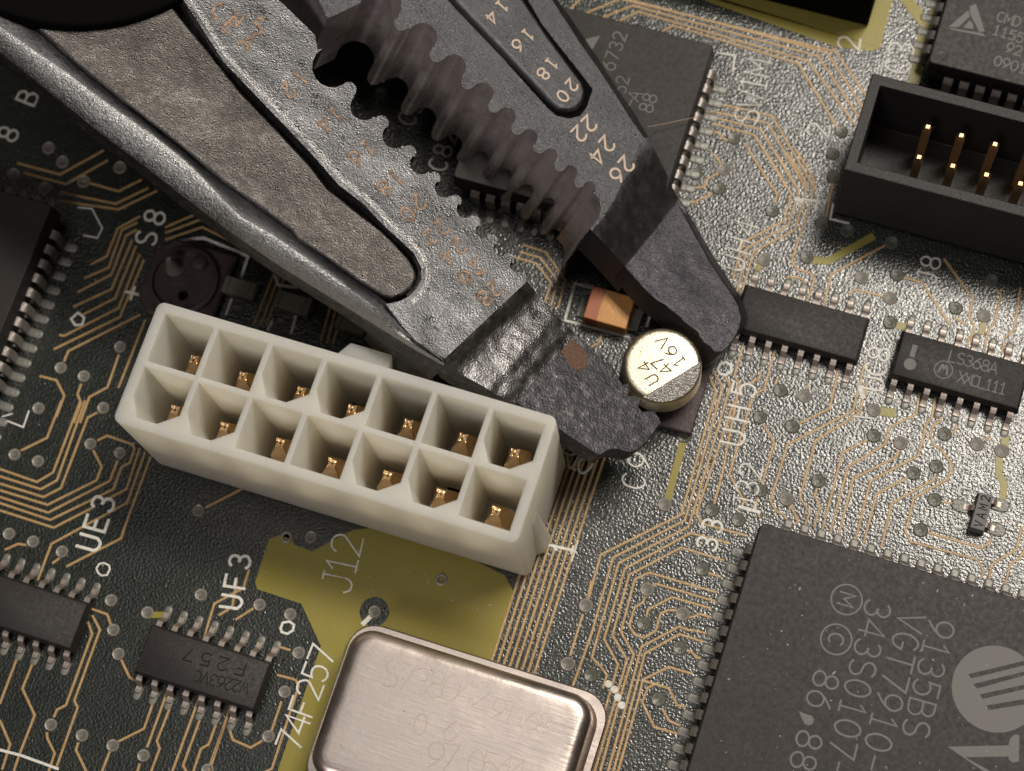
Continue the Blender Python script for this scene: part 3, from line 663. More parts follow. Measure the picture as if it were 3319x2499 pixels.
bmesh.ops.triangle_fill(bm, use_beauty=True, edges=alle)
bm.verts.ensure_lookup_table()
mb.add([v.co[:] for v in bm.verts], [[v.index for v in f.verts] for f in bm.faces]) if bm.verts.index_update() is None else 0
bm.free()
for cx, cy, pts in cells: mb.stack([(pts, FZ), (pts, JZ)], bottom=False, top=False)
for cx, cy, pts in cells:      # cell floors with an open slot left of each terminal
    x0, y0, x1, y1 = cx - CW / 2 - .01, cy - CW / 2 - .01, cx + CW / 2 + .01, cy + CW / 2 + .01
    sx0, sx1, sy0, sy1 = cx - 1.45, cx - 0.95, cy - 1.1, cy + 0.9
    for a, b2, c2, d2 in ((x0, y0, sx0, y1), (sx1, y0, x1, y1), (sx0, y0, sx1, sy0), (sx0, sy1, sx1, y1)): mb.add([(a, b2, FZ), (c2, b2, FZ), (c2, d2, FZ), (a, d2, FZ)], [[0, 1, 2, 3]])
me = mb.mesh('housing', ['nylon'], 30, recalc=False)
bm = bmesh.new(); bm.from_mesh(me); bmesh.ops.remove_doubles(bm, verts=bm.verts, dist=1e-4)
bm.normal_update(); bmesh.ops.recalc_face_normals(bm, faces=bm.faces); bm.to_mesh(me); bm.free()
hs = link('housing', me, j, bevel=0.09)
# latch ramp on the far side, end fin, foot rail notches
lt = on2('X', '1150,1300 1260,1235 1690,1350', 11.6)
mb = MB(); lx0, lx1 = on2('X', '1150,1300', 12.5)[0][0], on2('X', '1690,1440', 12.5)[0][0]
P_ = [(lx0, JY1 - .15), (lx0 + .9, JY1 + 1.25), (lx1 - .1, JY1 + 1.25), (lx1, JY1 - .15)][::-1]
mb.stack([(P_, 7.5), (P_, 11.9)]); mb.build('latch', 'nylon', j, bevel=0.12)
mb = MB(); mb.stack([([(JX1 - .3, 27.2), (JX1 + 0.6, 27.2), (JX1 + 0.6, 25.9), (JX1 - .3, 25.3)][::-1], 0.4), ([(JX1 - .3, 27.1), (JX1 + .05, 27.1), (JX1 + .05, 26.2), (JX1 - .3, 25.8)][::-1], 8.5)]); mb.build('end_fin', 'nylon', j, bevel=0.08)
for k in range(6):
    x = JX0 + 2.2 + k * 4.6; mb = MB(); mb.box((x, JY0 + .12, 0.0), (x + 2.6, JY0 + 0.9, 0.75)); mb.build('foot', 'nylon', j, bevel=0.08)
# terminals
def termbuild():
    mb = MB(); a = 0.88; t = 0.2
    # square rolled tube with four folded tips
    o = rrect(-a, -a, a, a, 0.12, 2); i = rrect(-a + t, -a + t, a - t, a - t, 0.08, 2); z0, z1 = 0.6, 6.6
    mb.stack([(o, z0), (o, z1)], bottom=False, top=False); mb.stack([(i[::-1], z0), (i[::-1], z1)], bottom=False, top=False)
    for q in range(4):
        an = math.radians(90 * q); ca, sa = math.cos(an), math.sin(an)
        def rt(p): return (p[0] * ca - p[1] * sa, p[0] * sa + p[1] * ca, p[2])
        w0, w1 = a * 0.96, 0.34; top = 8.9 + 0.15 * (q % 2)
        pts = [(-w0, -a, z1), (w0, -a, z1), (w0 * .8, -a * .78, 7.7), (w1, -0.30, top), (-w1 * .8, -0.24, top - .1), (-w0 * .9, -a * .8, 7.6)]
        inn = [(x * .86, y + t, z) for x, y, z in pts]
        vs = [rt(p) for p in pts + inn]; n = 6
        fs = [list(range(n)), [n + k for k in range(n)][::-1]] + [[k, n + k, n + (k + 1) % n, (k + 1) % n] for k in range(n)]
        mb.add(vs, fs)
    return mb.mesh('terminal', ['gold', 'tin'], 25)
tm = termbuild()
basem = MB(); basem.box((-0.95, -0.95, 2.21), (0.95, 0.95, 3.6)); basem = basem.mesh('terminal_base', ['tin'], 20)
for i, (cx, cy, pts) in enumerate(cells):
    o = link('terminal', tm, j); o.matrix_parent_inverse = Matrix(); o.location = (cx - j.location.x + 0.05, cy - j.location.y + random.uniform(-.05, .05), 0); o.rotation_euler = (random.uniform(-.02, .02), random.uniform(-.02, .02), (0.0 if cy > JCY else math.pi / 2) + random.uniform(-.06, .06))
    b = link('terminal_base', basem, o)
# ------------------------------------------------------------------ box header
HZ = 9.0; hx0, hy0, hy1 = -4.84, 58.35, 66.45; hx1 = 30.0; wt = 0.82
hd = thing('box_header', ((hx0 + hx1) / 2, (hy0 + hy1) / 2, 0), 'black open box header with two rows of gold pins', 'connector')
mb = MB(); O_ = [(hx0, hy0), (hx1, hy0), (hx1, hy1), (hx0, hy1)]; I_ = [(hx0 + wt, hy0 + wt), (hx1 - wt, hy0 + wt), (hx1 - wt, hy1 - wt), (hx0 + wt, hy1 - wt)]
vs = [(x, y, z) for P_, z in ((O_, 0.3), (O_, HZ), (I_, HZ), (I_, 1.8)) for x, y in P_]; fs = []
for k in range(3):
    for i in range(4): jn = (i + 1) % 4; fs.append([k * 4 + i, k * 4 + jn, (k + 1) * 4 + jn, (k + 1) * 4 + i])
fs += [[12, 13, 14, 15], [3, 2, 1, 0]]; mb.add(vs, fs); mb.build('shroud', 'header', hd, smooth=30, bevel=0.1)
mb = MB(); mb.box((-0.32, -0.32, 0), (0.32, 0.32, 7.7)); mb.frust([(-.32, -.32), (.32, -.32), (.32, .32), (-.32, .32)], [(-.15, -.15), (.15, -.15), (.15, .15), (-.15, .15)], 7.7, 8.2); MT['pingold'] = mat('dull_pin_gold', (0.72, 0.46, 0.24), 0.42, metal=1.0, bump=[(5, 0.05, 2)]); pinm = mb.mesh('pin', ['pingold'], 20)
hp = on2('I', '1350,1140', 8.1)[0]; hq = on2('I', '1285,1390', 8.1)[0]
for i in range(11):
    for k, y in enumerate((hp[1], hp[1] - 2.54)):
        o = link('pin', pinm, hd); o.matrix_parent_inverse = Matrix(); o.location = (hp[0] + i * 2.54 - hd.location.x, y - hd.location.y, 0)
# ------------------------------------------------------------------ black connector at the top edge
p = on('I', '812,232', 0.2)[0]
sl = thing('slot_connector', (p[0] - 30, p[1] + 5, 0), 'long black connector standing on yellow copper at the top edge', 'connector')
mb = MB(); mb.box((p[0] - 60, p[1], 0.2), (p[0], p[1] + 1.0, 6.0)); mb.box((p[0] - 60, p[1] + 5.5, 0.2), (p[0], p[1] + 9, 6.0)); mb.box((p[0] - 1.2, p[1] + 1.0, .2), (p[0], p[1] + 5.5, 5.95)); mb.box((p[0] - 60, p[1] + 1, .2), (p[0] - 1.2, p[1] + 5.5, 2.5)); mb.build('housing', 'dark', sl, smooth=20)
# ------------------------------------------------------------------ crystal oscillator can
cx0, cx1, cy0, cy1 = -30.2, -10.0, 4.0, 16.9
cn = thing('oscillator_can', ((cx0 + cx1) / 2, (cy0 + cy1) / 2, 0), 'rounded silver metal can with a flange at the bottom edge', 'oscillator')
mb = MB(); mb.stack([(rrect(cx0, cy0, cx1, cy1, 2.1, 8), 0.35), (rrect(cx0, cy0, cx1, cy1, 2.1, 8), 0.72), (rrect(cx0 + .12, cy0 + .12, cx1 - .12, cy1 - .12, 2.0, 8), 0.85)]); mb.build('flange', 'can', cn, smooth=40)
i0 = 0.85; rings = [(rrect(cx0 + i0 - .25, cy0 + i0 - .25, cx1 - i0 + .25, cy1 - i0 + .25, 2.0, 8), 0.86), (rrect(cx0 + i0, cy0 + i0, cx1 - i0, cy1 - i0, 1.8, 8), 1.1)]
for k in range(7):
    a = math.radians(90 * k / 6); R_ = 0.95; i = i0 + R_ * (1 - math.cos(a)); rings.append((rrect(cx0 + i, cy0 + i, cx1 - i, cy1 - i, max(0.5, 1.8 - R_ * (1 - math.cos(a))), 8), 4.0 + R_ * math.sin(a)))
i = i0 + 1.3; rings.append((rrect(cx0 + i, cy0 + i, cx1 - i, cy1 - i, 0.5, 8), 4.965)); i = i0 + 2.4; rings.append((rrect(cx0 + i, cy0 + i, cx1 - i, cy1 - i, 0.4, 8), 4.955))
mb = MB(); mb.stack(rings); mb.build('lid', 'can', cn, smooth=60)
def can_text(s, a, b, h, wd=0.07, m='canmark'):
    mb = MB(); k = 900, 1900, 2.011
    A_ = B(k[0] + a[0] / k[2], k[1] + a[1] / k[2], 4.96); B_ = B(k[0] + b[0] / k[2], k[1] + b[1] / k[2], 4.96); text(mb, s, A_, B_, h, wd, 4.957, 0.012, jit=0.03); mb.build('marking', m, cn, smooth=0)
can_text('S738042', (740, 570), (1330, 710), 1.9); can_text('0.6', (930, 900), (1130, 940), 1.5); can_text('97-0544', (1030, 1100), (1560, 1210), 1.9, 0.08); can_text('9T168', (1440, 800), (1740, 890), 1.5)
# ------------------------------------------------------------------ electrolytic capacitor C9
ccx, ccy = B(1428.5 * 1.501, 788 * 1.501, 5.4)[:2]
cp = thing('electrolytic_capacitor', (ccx, ccy, 0), 'round silver capacitor marked 16V 47 gripped between the jaw tips', 'capacitor')
mb = MB(); r = 2.98
mb.lathe(ccx, ccy, [(r * .82, 2.7), (r - .05, 2.85), (r, 3.1), (r, 4.95), (r - .06, 5.2), (r - .2, 5.36), (r - .42, 5.42), (r - .6, 5.425)], 64); mb.build('can', 'cap', cp, smooth=50)
def bc(x, y): q = on2('Y', [(x, y)], 5.43)[0]; return q
a, b = Vector(bc(640, 1390)), Vector(bc(1610, 790)); cc = Vector((ccx, ccy)); rr_ = r - 0.12
dirn = (b - a).normalized(); mid = a + dirn * ((cc - a).dot(dirn)); off = mid - cc; hl = math.sqrt(max(0.01, rr_ ** 2 - off.length ** 2))
E0, E1 = mid - dirn * hl, mid + dirn * hl; a0 = math.atan2(*(E0 - cc).yx); a1 = math.atan2(*(E1 - cc).yx)
if a1 < a0: a1 += 2 * math.pi
poly = [(ccx + rr_ * math.cos(a0 + (a1 - a0) * i / 30), ccy + rr_ * math.sin(a0 + (a1 - a0) * i / 30)) for i in range(31)]
polymark(cp, poly, 5.40, 'capneg', 0.032, 'polarity_segment')
for s_, a_, b_ in (('16V', '1225,790', '935,430'), ('47', '990,930', '850,800'), ('U4', '745,1110', '605,890')):
    mb = MB(); text(mb, s_, on2('Y', a_, 5.43)[0], on2('Y', b_, 5.43)[0], 0.88, 0.11, 5.428, 0.012, wr=0.75, jit=0.02); mb.build('marking', 'capmark', cp, smooth=0)
mb = MB(); mb.lathe(ccx, ccy, [(2.1, 0.9), (2.1, 2.6), (2.5, 2.75)], 32); mb.build('shaded_crimp', 'dark', cp)  # crimp coloured near-black to stand in for shade under the can
k = 3.3; bs = [(ccx - k, ccy - k + 1), (ccx - k + 1, ccy - k), (ccx + k, ccy - k), (ccx + k, ccy + k), (ccx - k + 1, ccy + k), (ccx - k, ccy + k - 1)]
mb = MB(); mb.stack([(bs, 0.12), (bs, 0.95)]); mb.build('base', 'base', cp, bevel=0.12)
# ------------------------------------------------------------------ empty capacitor base left
p0 = on2('T', '1320,690', 1.0)[0]
eb = thing('bare_capacitor_base', (p0[0], p0[1], 0), 'purple brown plastic base with a broken lead behind the white connector', 'capacitor base')
k = 3.3; bs = [(p0[0] - k, p0[1] - k + 1.3), (p0[0] - k + 1.3, p0[1] - k), (p0[0] + k, p0[1] - k), (p0[0] + k, p0[1] + k), (p0[0] - k + 1.3, p0[1] + k), (p0[0] - k, p0[1] + k - 1.3)]
mb = MB(); mb.stack([(bs, 0.1), (bs, 0.9)]); mb.build('plate', 'base', eb, bevel=0.25)
mb = MB(); mb.lathe(p0[0], p0[1], [(2.85, 0.9), (2.8, 1.35), (2.5, 1.4), (2.4, 1.1), (1.8, 1.0), (0.3, 1.05)], 32); mb.build('seat_ring', 'base', eb)
q = on2('T', '1310,790', 1.1)[0]; mb = MB(); mb.lathe(q[0], q[1], [(0.4, 1.0), (0.36, 1.12), (0.2, 1.11)], 16); mb.build('lead_hole', 'dark', eb)
q = on2('T', '1250,590', 1.1)[0]; mb = MB(); mb.lathe(q[0], q[1], [(0.75, 1.0), (0.5, 1.5), (0.35, 2.6), (0.2, 3.0)], 16); mb.build('lead_stub', 'solder', eb)
q = on2('T', '1430,560', 1.1)[0]; mb = MB(); mb.lathe(q[0], q[1], [(0.8, 1.0), (0.6, 1.5), (0.3, 1.6)], 16); mb.build('boss', 'base', eb)
# ------------------------------------------------------------------ tantalum capacitor
tc = thing('tantalum_capacitor', (*on2('K', '480,1370', 0)[0], 0), 'small orange block capacitor with red brown band between the jaws', 'capacitor')
tz = 1.7; q = on2('K', '340,1165 705,1290 635,1590 255,1440', tz); x0 = (q[0][0] + q[3][0]) / 2; x1 = (q[1][0] + q[2][0]) / 2; y0 = (q[2][1] + q[3][1]) / 2; y1 = (q[0][1] + q[1][1]) / 2
xb_ = x0 + (x1 - x0) * 0.33
mb = MB(); mb.box((x0, y0, .15), (x1, y1, tz)); mb.build('body', 'tant', tc, bevel=0.1)
mb = MB(); mb.box((x0 - .012, y0 - .012, .2), (xb_, y1 + .012, tz + .012)); mb.build('polarity_band', 'tantband', tc, bevel=0.1)
for s_ in (-1, 1):
    mb = MB(); xx = x0 - .35 if s_ < 0 else x1 + .35; mb.box((xx - .45, y0 + .4, 0), (xx + .45, y1 - .4, .16 if s_ < 0 else .5)); mb.build('end_terminal', 'solder' if s_ > 0 else 'via', tc, bevel=0.06)
# ------------------------------------------------------------------ small grey chip parts behind the connector
for (t, s, w_, h_, lb) in (('T', '1720,740', 2.6, 1.35, 'small grey ceramic block right of the bare capacitor base'), ('T', '2100,850', 2.9, 1.45, 'grey ceramic block just under the edge of the left plier jaw'), ('X', '1330,1060', 2.4, 1.3, 'dim ceramic block beneath the left jaw above the connector latch')):
    q = on2(t, s, .7)[0]; o = thing('ceramic_capacitor', (*q, 0), lb, 'capacitor', 'small ceramic blocks behind the white connector')
    mb = MB(); mb.box((q[0] - w_ / 2 + .45, q[1] - h_ / 2, .1), (q[0] + w_ / 2 - .45, q[1] + h_ / 2, 1.0)); mb.build('body', 'chipcap', o, bevel=0.08)
    for s_ in (-1, 1): mb = MB(); a = q[0] + s_ * (w_ / 2 - .22); mb.box((a - .24, q[1] - h_ / 2 - .03, .04), (a + .24, q[1] + h_ / 2 + .03, 1.04)); mb.build('end_cap', 'solder', o, bevel=0.1)
# ------------------------------------------------------------------ three-lead transistor
q = on2('L', '1828,300', 1.1)[0]; so = thing('small_transistor', (*q, 0), 'tiny grey three-lead part lettered VAM2 near the right edge', 'transistor')
e = on2('L', '1810,122 1925,155 1870,482 1735,435', 1.1); x0 = (e[0][0] + e[3][0]) / 2; x1 = (e[1][0] + e[2][0]) / 2; y0 = (e[2][1] + e[3][1]) / 2; y1 = (e[0][1] + e[1][1]) / 2
mb = MB(); mb.frust([(x0 - .08, y0 - .08), (x1 + .08, y0 - .08), (x1 + .08, y1 + .08), (x0 - .08, y1 + .08)], [(x0, y0), (x1, y0), (x1, y1), (x0, y1)], .1, 1.1); mb.build('body', 'grey', so, bevel=0.05)
mb = MB(); text(mb, 'VAM2', (((x0 + x1) / 2), y0 + .4), (((x0 + x1) / 2), y1 - .35), 0.62, 0.10, 1.102, .008, wr=0.55); mb.build('marking', 'markdim', so, smooth=0)
tl = leadmesh([(-0.1, 0.6), (0.12, 0.6), (0.22, 0.5), (0.34, 0.16), (0.44, 0.1), (0.75, 0.1)], 0.42, 0.13)
for t, s, a in (('L', '1650,250', 90), ('L', '1990,240', -90), ('L', '1960,460', -90)):
    v = on2(t, s)[0]; mb = MB(); mb.stack([(rrect(v[0] - .75, v[1] - .5, v[0] + .75, v[1] + .5, .45, 5), 0), (rrect(v[0] - .68, v[1] - .43, v[0] + .68, v[1] + .43, .4, 5), .09)], bottom=False); mb.build('solder_pad', 'via', board)
    o = link('lead', tl, so); o.matrix_parent_inverse = Matrix(); o.location = ((x0 if a > 0 else x1) - so.location.x, v[1] - so.location.y, 0); o.rotation_euler = (0, 0, math.radians(a))

# ================================================================== the pliers
PH = math.radians(30); ncam = np.array([0.64 * math.sin(PH), 0.77 * math.sin(PH), math.cos(PH)]); ncam /= np.linalg.norm(ncam)
nw = R3.T @ ncam                                       # plane normal of the tool
O0 = np.array(B(2026, 1321, 9.5)); CO = np.array([0, 0, CH])
def PL(x, y, h=0.0):
    """point of the tool seen at pixel x,y and lying h above its face plane"""
    D = ray(x, y); t = (nw @ (O0 + nw * h - CO)) / (nw @ D); return CO + t * D
pt = PL(1500, 900, -6)
pliers = thing('pliers', tuple(PL(1300, 700, -3)), 'dark steel toothed pliers with stamped numbers reaching in from upper left', 'pliers')
def shp(name, pts, h0, h1, m, parent, bevel=None, smooth=35, hfun=None, mats=None):
    """prism between face heights h0 (lower) and h1 over pixel outline pts of the face"""
    top = [PL(x, y, (hfun(x, y) if hfun else h1)) for x, y in pts]; low = [p - nw * ((hfun(x, y) if hfun else h1) - h0) for p, (x, y) in zip(top, pts)]
    n = len(pts); mb = MB(); mb.add(list(low) + list(top), [[i, (i + 1) % n, n + (i + 1) % n, n + i] for i in range(n)], 1 if mats else 0)
    mb.add(list(top), [list(range(n))]); mb.add(list(low), [list(range(n))[::-1]])
    return mb.build(name, mats or [m], parent, smooth, bevel)
def S(t, s): return px(t, s)
def arcpts(c, r, p, q, side, n=7):
    """arc of the circle c,r from the direction of p to the direction of q, bulging to side"""
    a0 = math.atan2(p[1] - c[1], p[0] - c[0]); a1 = math.atan2(q[1] - c[1], q[0] - c[0]); am = math.atan2(side[1], side[0])
    def norm(a, b):
        while a - b > math.pi: a -= 2 * math.pi
        while a - b < -math.pi: a += 2 * math.pi
        return a
    a0n = norm(a0, am); a1n = norm(a1, am)
    if (a0n - am) * (a1n - am) > 0:
        a1n += 2 * math.pi if a1n < am else -2 * math.pi
    return [(c[0] + r * math.cos(a0n + (a1n - a0n) * i / n), c[1] + r * math.sin(a0n + (a1n - a0n) * i / n)) for i in range(n + 1)]
def teeth(seq, side_notch, start, end):
    """seq: (cx, cy, r, kind) alternating notch / lobe circles"""
    out = []; 
    for i, (x, y, r, kd) in enumerate(seq):
        p = seq[i - 1][:2] if i else start; q = seq[i + 1][:2] if i < len(seq) - 1 else end
        sd = side_notch if kd == 'n' else (-side_notch[0], -side_notch[1]); out += arcpts((x, y), r, p, q, sd, 8 if kd == 'n' else 7)
    return out
def V2(l): return [(*px('V', [(x, y)])[0], r / 2.212, k) for x, y, r, k in l]
lj = V2([(395, 478, 148, 'n'), (508, 643, 58, 'l'), (622, 762, 100, 'n'), (742, 882, 56, 'l'), (842, 972, 90, 'n'), (943, 1092, 52, 'l'), (1030, 1170, 80, 'n'), (1122, 1277, 47, 'l'), (1198, 1345, 70, 'n'), (1274, 1442, 47, 'l'),
         (1346, 1500, 62, 'n'), (1404, 1592, 50, 'l'), (1475, 1652, 54, 'n'), (1530, 1728, 50, 'l'), (1600, 1782, 50, 'n'), (1650, 1860, 48, 'l'), (1712, 1905, 46, 'n')])
rj = V2([(740, 40, 150, 'n'), (890, 165, 56, 'l'), (1038, 268, 106, 'n'), (1140, 393, 53, 'l'), (1262, 478, 90, 'n'), (1365, 590, 50, 'l'), (1470, 668, 78, 'n'), (1555, 762, 47, 'l'), (1640, 836, 68, 'n'), (1722, 918, 48, 'l'),
         (1805, 985, 60, 'n'), (1877, 1055, 45, 'l'), (1955, 1115, 52, 'n'), (2027, 1185, 44, 'l'), (2100, 1235, 50, 'n'), (2166, 1303, 42, 'l'), (2235, 1345, 46, 'n')])
nL = (-0.71, 0.70); nR = (0.70, -0.71)
TLo = teeth(lj, nL, px('V', [(300, 300)])[0], px('W', [(1760, 640)])[0])
TRo = teeth(rj, nR, px('V', [(560, 20)])[0], px('K', [(330, 330)])[0])
# ---- left jaw
lower = None
number_face = S('S', '300,-480 556,-60 723,199 836,316 1000,488 1099,600 1180,663 1244,731 1293,775 1343,822 1366,871 1366,907 1348,939 1322,962 1290,978 1250,985 1300,1052 1348,1105 1441,1163') + S('S', '1709,912 1700,890') + TLo[::-1] + S('S', '1030,160 1022,113 905,0 850,-60 480,-480')
jaw = bpy.data.objects.new('left_jaw', None)
def LJ(): return pliers
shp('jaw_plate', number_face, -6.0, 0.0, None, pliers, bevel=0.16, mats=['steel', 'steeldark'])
# body slab under panel and rim
slab = S('S', '-80,-40 104,92 253,223 407,346 565,469 723,599 949,761 1057,846 1162,922 1245,976 1310,1049 1380,1110 1428,1150 1360,1000 1380,900 1300,760 1050,520 830,300 600,20 590,-100 -150,-100')
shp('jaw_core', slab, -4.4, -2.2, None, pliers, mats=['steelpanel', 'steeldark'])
panel = S('S', '545,-60 550,9 690,181 780,294 914,434 1010,538 1063,607 1158,684 1238,745 1286,792 1329,840 1350,880 1350,905 1334,932 1307,954 1275,967 1242,955 1162,905 1057,829 964,770 949,745 723,583 565,452 407,329 253,207 110,76 40,20 40,-60')
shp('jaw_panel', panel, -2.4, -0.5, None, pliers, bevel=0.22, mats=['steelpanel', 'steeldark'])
# rim lofted along the jaw: groove edge, crest, outer edge, side edge, underside
L3 = S('S', '-60,-60 104,88 253,219 407,342 565,465 723,595 949,757 1057,842 1162,918 1245,972 1310,1045 1380,1110 1436,1166')
L2 = S('S', '-80,30 105,160 203,226 300,300 398,372 497,440 610,530 776,700 885,762 1034,865 1195,980 1320,1085 1438,1170')
L1 = S('S', '-90,95 0,165 199,325 316,420 475,538 588,628 746,746 900,853 1126,993 1352,1133 1440,1181')
def resamp(pl, n):
    d = [0]
    for a, b in zip(pl, pl[1:]): d.append(d[-1] + math.hypot(b[0] - a[0], b[1] - a[1]))
    out = []
    for i in range(n):
        t = d[-1] * i / (n - 1); k = max(q for q in range(len(d)) if d[q] <= t + 1e-9); k = min(k, len(pl) - 2); f_ = (t - d[k]) / (d[k + 1] - d[k]); a, b = pl[k], pl[k + 1]; out.append((a[0] + (b[0] - a[0]) * f_, a[1] + (b[1] - a[1]) * f_))
    return out
NS = 60; R3_, R2_, R1_ = resamp(L3, NS), resamp(L2, NS), resamp(L1, NS)
mb = MB(); rows = []
for i in range(NS):
    f_ = i / (NS - 1); a, b, c_ = R3_[i], R2_[i], R1_[i]; k = min(1, (1 - f_) * 6)
    row = []
    hs_ = [(-0.95 * k, 0.0), (-0.62 * k, 0.3), (-0.36 * k, 0.7), (-0.30 * k - .02, 1.0)]
    for h_, u in hs_: row.append(PL(a[0] + (b[0] - a[0]) * u, a[1] + (b[1] - a[1]) * u, h_))
    for h_, u in ((-0.42 - .1 * k, .25), (-0.95 * k - .05, .62), (-1.65 * k - .1, 1.0)): row.append(PL(b[0] + (c_[0] - b[0]) * u, b[1] + (c_[1] - b[1]) * u, h_))
    e = row[-1]; row.append(e - nw * 0.2); row.append(e - nw * 1.5); g = row[3]; row.append(g - nw * 3.2 + (e - g) * 0.25); row.append(row[0] - nw * 3.6)
    rows.append(row)
m_ = len(rows[0]); vs = [p for r_ in rows for p in r_]; 
for i in range(NS - 1):
    for q in range(m_):
        q2 = (q + 1) % m_; mi = 0 if q <= 2 else (1 if q <= 6 else 2)
        mb.f.append([i * m_ + q, (i + 1) * m_ + q, (i + 1) * m_ + q2, i * m_ + q2]); mb.m.append(mi)
mb.v = [tuple(p) for p in vs]; mb.f += [list(range(m_)), [(NS - 1) * m_ + q for q in range(m_)][::-1]]; mb.m += [2, 2]
mb.build('jaw_rim', ['steelsmooth', 'steelwornlit', 'steeldark'], pliers, smooth=50)
# tip of the left jaw: three sloping facets
def plane_h(pa, ha, pb, hb, along):
    d = (along[0], along[1]); L_ = math.hypot(*d); d = (d[0] / L_, d[1] / L_); a = pa[0] * d[0] + pa[1] * d[1]; b = pb[0] * d[0] + pb[1] * d[1]
    return lambda x, y: ha + (hb - ha) * ((x * d[0] + y * d[1] - a) / (b - a))
al = (0.684, 0.730)        # normal of the step line in the picture
f1 = plane_h((1575, 1040), -0.15, (1603, 1070), -1.35, al); f2 = plane_h((1603, 1070), -1.35, (1760, 1180), -1.75, al); f3 = plane_h((1760, 1180), -1.75, (2050, 1420), -2.0, al)
def lerp(a, b, t): return (a[0] + (b[0] - a[0]) * t, a[1] + (b[1] - a[1]) * t)
ea = S('S', '1441,1163 1455,1186 1500,1216 1560,1248 1620,1284 1668,1306'); eb_ = S('S', '1709,912 1735,944 1762,975 1790,1010 1830,1048 1866,1084')
NF, NA = 22, 10; ga, gb = resamp(ea, NF), resamp(eb_, NF); hc = [(0, -.02), (.03, -.12), (.22, -.82), (.30, -.95), (.38, -.98), (.6, -1.0), (.8, -1.3), (1, -1.66)]
mb = MB(); top = []
for i in range(NF):
    f_ = i / (NF - 1); k = max(q for q in range(len(hc) - 1) if hc[q][0] <= f_ + 1e-9); u = (f_ - hc[k][0]) / (hc[k + 1][0] - hc[k][0]); u = u * u * (3 - 2 * u); h_ = hc[k][1] + (hc[k + 1][1] - hc[k][1]) * u
    for q in range(NA): v_ = q / (NA - 1); x, y = lerp(ga[i], gb[i], v_); top.append(PL(x, y, h_ - 0.12 * (2 * v_ - 1) ** 4 * (1 if i else 0)))
low = [p - nw * 2.1 for p in top]; mb.v = [tuple(p) for p in top + low]; NN = NF * NA
for i in range(NF - 1):
    for q in range(NA - 1): a = i * NA + q; mb.f.append([a, a + 1, a + NA + 1, a + NA]); mb.m.append(0); mb.f.append([NN + a, NN + a + NA, NN + a + NA + 1, NN + a + 1]); mb.m.append(1)
    for q in (0, NA - 1): a = i * NA + q; mb.f.append([a, a + NA, NN + a + NA, NN + a]); mb.m.append(1)
mb.build('tip_ramp', ['steelramp', 'steeldark'], pliers, smooth=60)
tip = S('S', '1668,1300 1864,1082 1900,1111 1920,1126 1930,1150 1952,1152 1960,1174 1982,1178 1992,1200 1984,1222 2006,1226 2018,1246 2038,1240 2042,1262 2036,1282 2060,1280 2078,1294 2070,1318 2082,1334 2104,1330 2122,1332 2134,1350 2144,1370 2138,1378 2120,1400 2098,1432 2068,1458 2045,1466 2028,1464 2010,1457 1985,1456 1966,1462 1950,1474 1941,1476 1900,1450 1822,1397 1740,1345')
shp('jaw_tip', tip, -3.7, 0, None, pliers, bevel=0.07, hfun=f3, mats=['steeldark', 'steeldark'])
rust = S('S', '1812,1098 1830,1090 1860,1108 1885,1125 1902,1150 1905,1178 1895,1192 1868,1200 1850,1188 1835,1165 1815,1135 1805,1112')
shp('rust_patch', rust, -2.6, 0, 'rust', pliers, hfun=lambda x, y: f3(x, y) + 0.025)
# rolled edge of the numbered face, highlight painted by brighter steel along the channel
ce = resamp(S('S', '300,-480 556,-60 723,199 836,316 1000,488 1099,600 1180,663 1244,731 1293,775 1343,822 1366,871 1366,907 1348,939 1322,962'), 70); mb = MB(); rows = []
for i, p in enumerate(ce):
    a = ce[max(0, i - 1)]; b = ce[min(len(ce) - 1, i + 1)]; dx, dy = b[0] - a[0], b[1] - a[1]; L_ = math.hypot(dx, dy); nx, ny = dy / L_, -dx / L_
    rows.append([PL(p[0] + nx * o, p[1] + ny * o, h_) for o, h_ in ((34, -0.03), (30, 0.012), (14, 0.0), (3, -0.07), (-5, -0.24), (-10, -0.5))] ); e = rows[-1][-1]; rows[-1] += [e - nw * 2.2, rows[-1][0] - nw * 2.5]
m_ = len(rows[0]); mb.v = [tuple(p) for r_ in rows for p in r_]
for i in range(len(rows) - 1):
    for q in range(m_): q2 = (q + 1) % m_; mb.f.append([i * m_ + q, (i + 1) * m_ + q, (i + 1) * m_ + q2, i * m_ + q2]); mb.m.append(0 if q < 5 else 1)
mb.build('rolled_edge', ['steelwornlit', 'steelside'], pliers, smooth=60)
# ---- right jaw
mid_line = S('S', '2100,441')
rface = TRo + S('K', '330,330 390,400 410,480 390,570 320,680') + S('S', '1990,650 2060,500 2085,445 2040,380 1990,300 1940,225 1880,140 1830,62 1775,-20 1740,-60 1460,-480 650,-480') + S('S', '1000,-60 1062,60')
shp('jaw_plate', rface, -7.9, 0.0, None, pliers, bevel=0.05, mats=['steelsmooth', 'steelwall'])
edge = S('S', '1830,62 1880,140 1940,225 1990,300 2040,380 2085,445 2125,488 2100,441 2053,362 2002,289 1952,210 1894,123 1847,54 1800,-10 1770,-60 1740,-60 1775,-20')
g0 = S('S', '1740,-60 1775,-20 1830,62 1880,140 1940,225 1990,300 2040,380 2085,445'); g1 = S('S', '1770,-60 1800,-10 1847,54 1894,123 1952,210 2002,289 2053,362 2100,441')
mb = MB(); n = len(g0); A_ = [PL(*p, 0.0) for p in g0]; B_ = [PL(*p, -1.5) for p in g1]; C_ = [p - nw * 3.5 for p in B_]; D_ = [p - nw * 6 for p in A_]
mb.v = [tuple(p) for L_ in (A_, B_, C_, D_) for p in L_]
